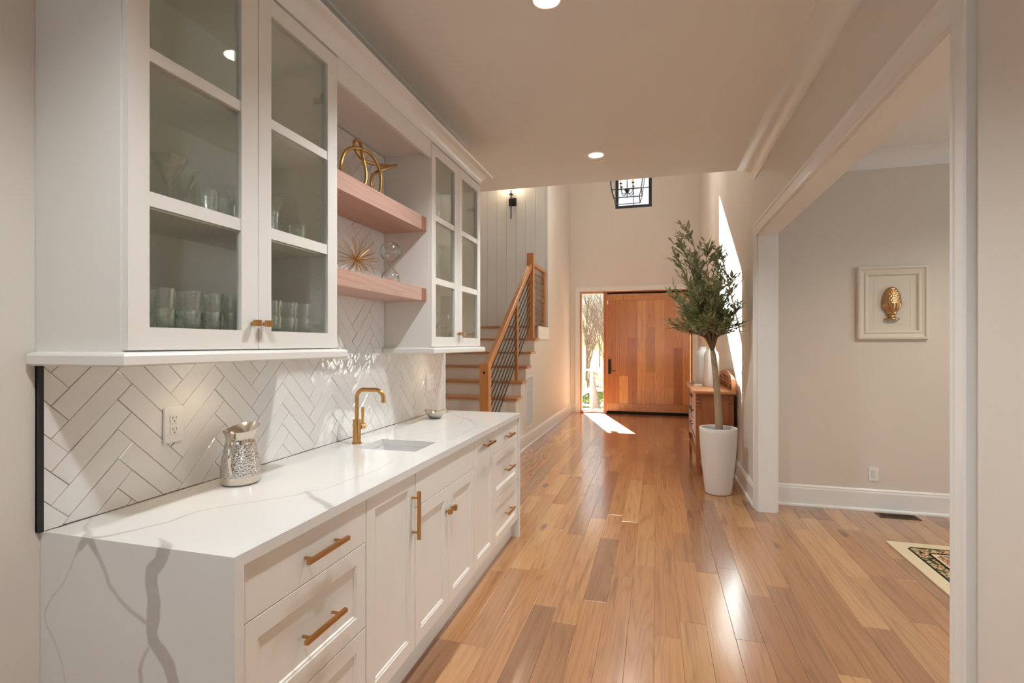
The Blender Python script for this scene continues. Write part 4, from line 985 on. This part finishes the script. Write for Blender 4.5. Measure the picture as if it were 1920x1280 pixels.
# ------------------------------------------------------------------ olive tree in a white pot
pt = thing('planter', 'tall white tapered planter holding the olive tree', 'planter', (.575, 5.30, 0))
PCX, PCY = .575, 5.30
mk('pot_body', lathe(BM(), [(.0005, 0), (.108, 0), (.118, .008), (.132, .12), (.150, .28), (.164, .44), (.171, .58), (.172, .622), (.168, .628), (.155, .628), (.151, .62), (.149, .58), (.147, .54)], (PCX, PCY, .0005), 48), 'pot', pt, smooth=True)
mk('soil', lathe(BM(), [(.0005, .592), (.1495, .588)], (PCX, PCY, 0), 32), 'soil', pt)
tree = thing('olive_tree', 'slender olive tree with narrow leaves in the white planter', 'tree', (PCX, PCY, .59))
trunk = smoothpath([(.585, 5.30, .594), (.578, 5.30, .75), (.566, 5.305, .95), (.552, 5.30, 1.12), (.538, 5.30, 1.26), (.525, 5.30, 1.36)], 5)
mk('trunk', tube(BM(), trunk, [.036-.013*i/(len(trunk)-1) for i in range(len(trunk))], 12), 'bark', tree, smooth=True)
RT = random.Random(5)
mains = []; twigs = []
fork = Vector((.525, 5.30, 1.35))
targets = [(.34, 5.28, 2.44), (.24, 5.22, 2.16), (.20, 5.32, 1.84), (.24, 5.16, 1.58), (.46, 5.20, 2.22), (.60, 5.26, 2.20), (.68, 5.22, 1.98), (.70, 5.34, 1.70), (.66, 5.12, 1.56), (.42, 5.46, 2.16), (.36, 5.06, 1.84), (.52, 5.02, 1.90), (.58, 5.50, 1.95), (.32, 5.44, 1.72), (.48, 5.10, 1.62), (.27, 5.26, 2.32)]
bmb = BM()
for tg in targets:
    tg = Vector(tg); mid = fork.lerp(tg, .5)+Vector((RT.uniform(-.02, .02), RT.uniform(-.02, .02), .05))
    low = fork.lerp(mid, .5)+Vector((0, 0, .045))
    pth = smoothpath([fork, low, mid, tg], 5); mains.append(pth)
    mk('branch', tube(BM(), pth, [.011*(1-i/(len(pth)-1))+.0022 for i in range(len(pth))], 6), 'branch', tree, smooth=True)
    for i in range(6, len(pth)):
        for _ in range(2 if i < len(pth)-1 else 3):
            p0 = pth[i]; d0 = (pth[min(i+1, len(pth)-1)]-pth[i-1]).normalized()
            dv = (d0*.75+Vector((RT.uniform(-1, 1), RT.uniform(-1, 1), RT.uniform(-.25, .8)))*.75).normalized(); ln = RT.uniform(.10, .21)
            p2 = p0+dv*ln
            if p2.x > .795: p2.x = .795
            tw = [p0, p0.lerp(p2, .5)+Vector((0, 0, .008)), p2]; twigs.append(tw); tube(bmb, tw, [.0022, .0016, .0008], 4)
mk('twigs', bmb, 'branch', tree, kind='stuff')
lm = bpy.data.meshes.new('leaf')
Lf = .074; prof_ = [(0, .0007), (.15, .0055), (.4, .0092), (.68, .0078), (.9, .0034), (1, .0004)]
vs = []; fs = []
for s, h in prof_: zc = -.012*s*s; vs += [(s*Lf, -h, zc+.0015), (s*Lf, 0, zc), (s*Lf, h, zc+.0015)]
for i in range(len(prof_)-1):
    a = i*3; fs += [(a, a+3, a+4, a+1), (a+1, a+4, a+5, a+2)]
lm.from_pydata(vs, [], fs); lm.materials.append(M['leaf']); 
for p in lm.polygons: p.use_smooth = True
leaves = []
for tw in twigs:
    n = 8
    for i in range(n):
        s = .15+.85*i/(n-1); p = tw[0].lerp(tw[1], s*2) if s < .5 else tw[1].lerp(tw[2], s*2-1)
        d = (tw[2]-tw[0]).normalized(); side = d.cross(Vector((0, 0, 1))); side = side.normalized() if side.length > .05 else Vector((1, 0, 0))
        for sg in ((1, -1) if i < n-1 else (0,)):
            if RT.random() < .25: continue
            ax = (d*.8+side*sg*.75+Vector((RT.uniform(-.25, .25), RT.uniform(-.25, .25), RT.uniform(-.15, .45)))).normalized()
            upv = Vector((RT.uniform(-.4, .4), RT.uniform(-.4, .4), 1)); yv = upv.cross(ax).normalized(); zv = ax.cross(yv)
            k = RT.uniform(.7, 1.2)
            if p.x+ax.x*Lf*k > .82: continue
            leaves.append(Matrix(((ax.x*k, yv.x*k, zv.x*k, p.x), (ax.y*k, yv.y*k, zv.y*k, p.y), (ax.z*k, yv.z*k, zv.z*k, p.z), (0, 0, 0, 1))))
leaves.sort(key=lambda m: m.translation.y-.35*abs(m.translation.x-.45))
for m_ in leaves[:300]: link('leaf', lm, tree, m_)
vv = []; ff = []
for m_ in leaves[300:]:
    o_ = len(vv); vv += [tuple(m_ @ Vector(v)) for v in vs]; ff += [tuple(o_+i for i in f) for f in fs]
me = bpy.data.meshes.new('foliage'); me.from_pydata(vv, [], ff); me.materials.append(M['leaf'])
for p in me.polygons: p.use_smooth = True
o = link('foliage', me, tree); o['kind'] = 'stuff'
om = None
for i in range(26):
    tw = RT.choice(twigs); p = tw[1]+Vector((RT.uniform(-.02, .02), -.01, -.012))
    if om is None:
        om = mk('olive', lathe(BM(), [(.0003, -.011), (.006, -.008), (.0078, 0), (.006, .008), (.0003, .011)], p, 8), 'olive', tree, smooth=True)
    else: link('olive', om.data, tree, Matrix.Translation(p))

# ------------------------------------------------------------------ dining room: framed finial, rug, floor register
pf = thing('framed_finial', 'square cream shadow-box frame with gilded pineapple finial', 'wall art', (1.92, 5.08, 1.463))
fx0, fx1, fz0, fz1 = 1.662, 2.18, 1.463, 2.086
fp = [(0, 0), (0, .022), (-.006, .034), (-.02, .036), (-.03, .026), (-.05, .022), (-.06, .03), (-.072, .028), (-.085, .012), (-.085, 0)]
def frame_ring(bm, prof):
    rs = []
    for off, h in prof:
        e = -off; rs.append([bm.verts.new((x_, 5.0795-h, z_)) for x_, z_ in ((fx0+e, fz0+e), (fx1-e, fz0+e), (fx1-e, fz1-e), (fx0+e, fz1-e))])
    for a, b in zip(rs, rs[1:]):
        for k in range(4): bm.faces.new((a[k], a[(k+1) % 4], b[(k+1) % 4], b[k]))
    bmesh.ops.recalc_face_normals(bm, faces=bm.faces[:]); return bm
M['frame'] = paint('cream_frame', (226, 216, 202), .5)
mk('frame', frame_ring(BM(), fp), 'frame', pf)
bxo('mat_board', fx0+.08, fx1-.08, 5.066, 5.0795, fz0+.08, fz1-.08, 'frame', pf)
bm = BM(); e = .125
for q in ((fx0+e, fx1-e, fz0+e-.002, fz0+e), (fx0+e, fx1-e, fz1-e, fz1-e+.002), (fx0+e, fx0+e+.002, fz0+e, fz1-e), (fx1-e, fx1-e+.002, fz0+e, fz1-e)): box(bm, q[0], q[1], 5.0645, 5.0665, q[2], q[3])
mk('mat_line', bm, 'frame', pf)
def fin(r, z, a):
    if z > .137:                                   # overlapping scales
        q = (z-.137)/.018; k = int(q); ph = (a*16/(2*PI)+.5*(k % 2)) % 1
        return r*(1.02-.13*(q-k)*(1-.5*abs(2*ph-1))-.16*max(0, abs(2*ph-1)-.55))
    if z > .062: return r*(1.01-.09*abs(math.cos(9*a))**2)   # flutes of the cup
    return r
pr = [(.001, 0), (.054, 0), (.057, .006), (.052, .012), (.032, .02), (.023, .03), (.022, .036), (.028, .044), (.036, .048), (.038, .055), (.034, .06)]
pr += [(.036+.036*math.sin(PI/2*i/8), .062+.074*i/8) for i in range(1, 9)] + [(.070*math.sqrt(max(0, 1-(i/47)**2))**.92+.0006, .1372+.1408*i/47) for i in range(48)]
bm = lathe(BM(), pr, (0, 0, 0), 96, fin)
for v in bm.verts: v.co = Vector((1.917+v.co.x, 5.052+v.co.y*.55, 1.631+v.co.z))
for v in bm.verts:
    if v.co.y > 5.0662: v.co.y = 5.0662
mk('gilded_finial', bm, 'antique_gold', pf, smooth=True, angle=70)
rg = BM(); lay = rg.verts.layers.float.new('edge'); X0, X1, YA, YB2 = 1.595, 4.0, 1.3, 4.31
nx, ny = 60, 75; gr = []
for i in range(nx+1):
    rw = []
    for j in range(ny+1):
        x_, y_ = X0+(X1-X0)*i/nx, YA+(YB2-YA)*j/ny; v = rg.verts.new((x_, y_, .009)); v[lay] = min(x_-X0, X1-x_, y_-YA, YB2-y_); rw.append(v)
    gr.append(rw)
for i in range(nx):
    for j in range(ny): rg.faces.new((gr[i][j], gr[i+1][j], gr[i+1][j+1], gr[i][j+1]))
bot = [rg.verts.new((x_, y_, .0005)) for x_, y_ in ((X0, YA), (X1, YA), (X1, YB2), (X0, YB2))]
rims = [[gr[i][0] for i in range(nx+1)], [gr[nx][j] for j in range(ny+1)], [gr[i][ny] for i in range(nx, -1, -1)], [gr[0][j] for j in range(ny, -1, -1)]]
for k in range(4): rg.faces.new(rims[k]+[bot[(k+1) % 4], bot[k]])
mk('rug', rg, 'rug', None, label='oriental rug with cream edge and dark floral borders in dining room', category='rug')
fr_ = thing('floor_register', 'bronze slotted register set in the floor by the dining baseboard', 'vent', (1.93, 4.97, 0))
a0, a1, b0, b1 = 1.78, 2.07, 4.905, 5.025
bm = BM()
for q in ((a0, a1, b0, b0+.016), (a0, a1, b1-.016, b1), (a0, a0+.02, b0+.016, b1-.016), (a1-.02, a1, b0+.016, b1-.016)): box(bm, q[0], q[1], q[2], q[3], .0003, .005)
mk('frame', bm, 'bronze', fr_); bxo('duct_shade_plate', a0+.02, a1-.02, b0+.016, b1-.016, .0003, .001, 'dark', fr_)  # shallow black plate: shade of the duct below is painted in
for i in range(18):
    x_ = a0+.03+i*.0136; bxo('slat', x_, x_+.004, b0+.016, b1-.016, .001, .004, 'bronze', fr_)

# ------------------------------------------------------------------ outdoors: porch, railing, shrubs, trees
bxo('porch_deck', -4, 3, YD+.16, 12.75, -.4, -.15, 'deck', **S)
bxo('porch_roof', -4, 3, YD+.16, 12.8, 2.945, 3.15, 'trim', **S)
bm = BM(); bmesh.ops.create_grid(bm, x_segments=40, y_segments=40, size=45)
for v in bm.verts:
    v.co = Vector((v.co.x-3, v.co.y+12.8+45, -.9+.25*noise.noise(v.co*.12)+.02*max(0, v.co.y+20)))
mk('ground', bm, 'ground', smooth=True, **S)
pr_ = thing('porch_railing', 'weathered porch railing with dark balusters stepping down outside the sidelight', 'railing', (-1.51, 12.6, -.15))
bxo('post', -1.55, -1.47, 12.56, 12.64, -.15, .84, 'railwood', pr_, bevel=.005)
bxo('top_rail', -3.2, -1.55, 12.57, 12.63, .78, .82, 'deck', pr_); bxo('bottom_rail', -3.2, -1.55, 12.58, 12.62, -.08, -.04, 'deck', pr_)
for i in range(12): bxo('baluster', -1.68-i*.12, -1.664-i*.12, 12.592, 12.608, -.04, .78, 'black', pr_)
bm = BM(); tube(bm, [(-1.51, 12.6, .80), (-1.51, 14.8, -.54)], .035, 8); mk('stair_rail', bm, 'railwood', pr_)
for i in range(16):
    y_ = 12.72+i*.13; zt_ = .80-.61*(y_-12.6); bxo('baluster', -1.525, -1.495, y_-.014, y_+.014, zt_-.9, zt_, 'railwood', pr_)
RS_ = random.Random(9)
def shrub(label, c, r, n=420):
    s_ = thing('shrub', label, 'shrub', (c[0], c[1], c[2])); bm = BM()
    for _ in range(n):
        a, b = RS_.uniform(0, 2*PI), RS_.uniform(-.2, 1); rr_ = r*RS_.uniform(.75, 1.03)
        p = Vector((c[0]+rr_*math.cos(a)*math.sqrt(max(0, 1-b*b)), c[1]+rr_*math.sin(a)*math.sqrt(max(0, 1-b*b)), c[2]+r*.2+rr_*b*.85))
        d = Vector((RS_.uniform(-1, 1), RS_.uniform(-1, 1), RS_.uniform(-.2, 1))).normalized(); u_ = d.cross(Vector((.3, .2, 1))).normalized()*.022; q = d*.07
        bm.faces.new([bm.verts.new(x_) for x_ in (p, p+q*.5+u_, p+q, p+q*.5-u_)])
    mk('leaf_mass', bm, 'shrub', s_, kind='stuff')
    mk('inner_mass', lathe(BM(), [(r*.8*math.sin(PI*i/8)+.001, r*.2-r*.68*math.cos(PI*i/8)) for i in range(9)], c, 12), 'shrub', s_, smooth=True)
shrub('rounded yellow-green shrub just beyond the porch railing', (-2.3, 14.95, -.75), .62)
shrub('low green shrub beside the porch steps', (-1.35, 15.75, -.8), .55)
shrub('wide dark green shrub behind the porch steps', (-2.0, 17.9, -.85), .9)
def bare_tree(h, seed):
    q = random.Random(seed); bm = BM()
    def grow(p, d, ln, r, lv):
        m_ = p+d*ln*.5+Vector((q.uniform(-1, 1), q.uniform(-1, 1), 0))*ln*.05; e = p+d*ln
        tube(bm, [p, m_, e], [r, r*.85, r*.62], 5 if lv < 2 else 3, cap=False)
        if lv >= 5: return
        for _ in range(3 if lv else 5):
            nd = (d+Vector((q.uniform(-1, 1), q.uniform(-1, 1), q.uniform(-.35, .6)))*(.75 if lv else .55)).normalized(); s = q.uniform(.35, 1)
            grow(p.lerp(e, s) if _ else e, nd, ln*q.uniform(.55, .8), r*.55, lv+1)
    grow(Vector((0, 0, 0)), Vector((q.uniform(-.05, .05), q.uniform(-.05, .05), 1)).normalized(), h*.34, h*.010, 0)
    return bm
tp_ = []
for i in range(3):
    bm = bare_tree(9.5+i, 31+i)
    hh = max(v.co.z for v in bm.verts)
    for v in bm.verts: v.co *= (5.4+.4*i)/hh; v.co.x *= .6; v.co.y *= .6
    me = bpy.data.meshes.new('bare_tree'); bm.to_mesh(me); bm.free(); me.materials.append(M['tree']); tp_.append(me)
k = 0
ORD += ['tenth', 'eleventh', 'twelfth', 'thirteenth', 'fourteenth']
for y_, x_ in ((20.5, -1.75), (23, -2.9), (25.5, -2.1), (28, -3.5), (30.5, -2.5), (33, -4.3), (35.5, -3.1), (38, -4.9), (40.5, -3.5), (43, -5.4), (45.5, -3.9), (48, -5.0), (50.5, -4.2)):
    if True:
        o = link('bare_tree', tp_[k % 3], None, Matrix.Translation((x_, y_, -1.0+.02*max(0, y_-38))) @ Matrix.Rotation(k*1.3, 4, 'Z') @ Matrix.Scale((.9+.06*(k % 4))*(1 if y_ < 30 else 1.3), 4))
        _props(o, '%s leafless grey tree outward from the porch steps' % ORD[k], 'tree', 'bare trees beyond the porch'); k += 1
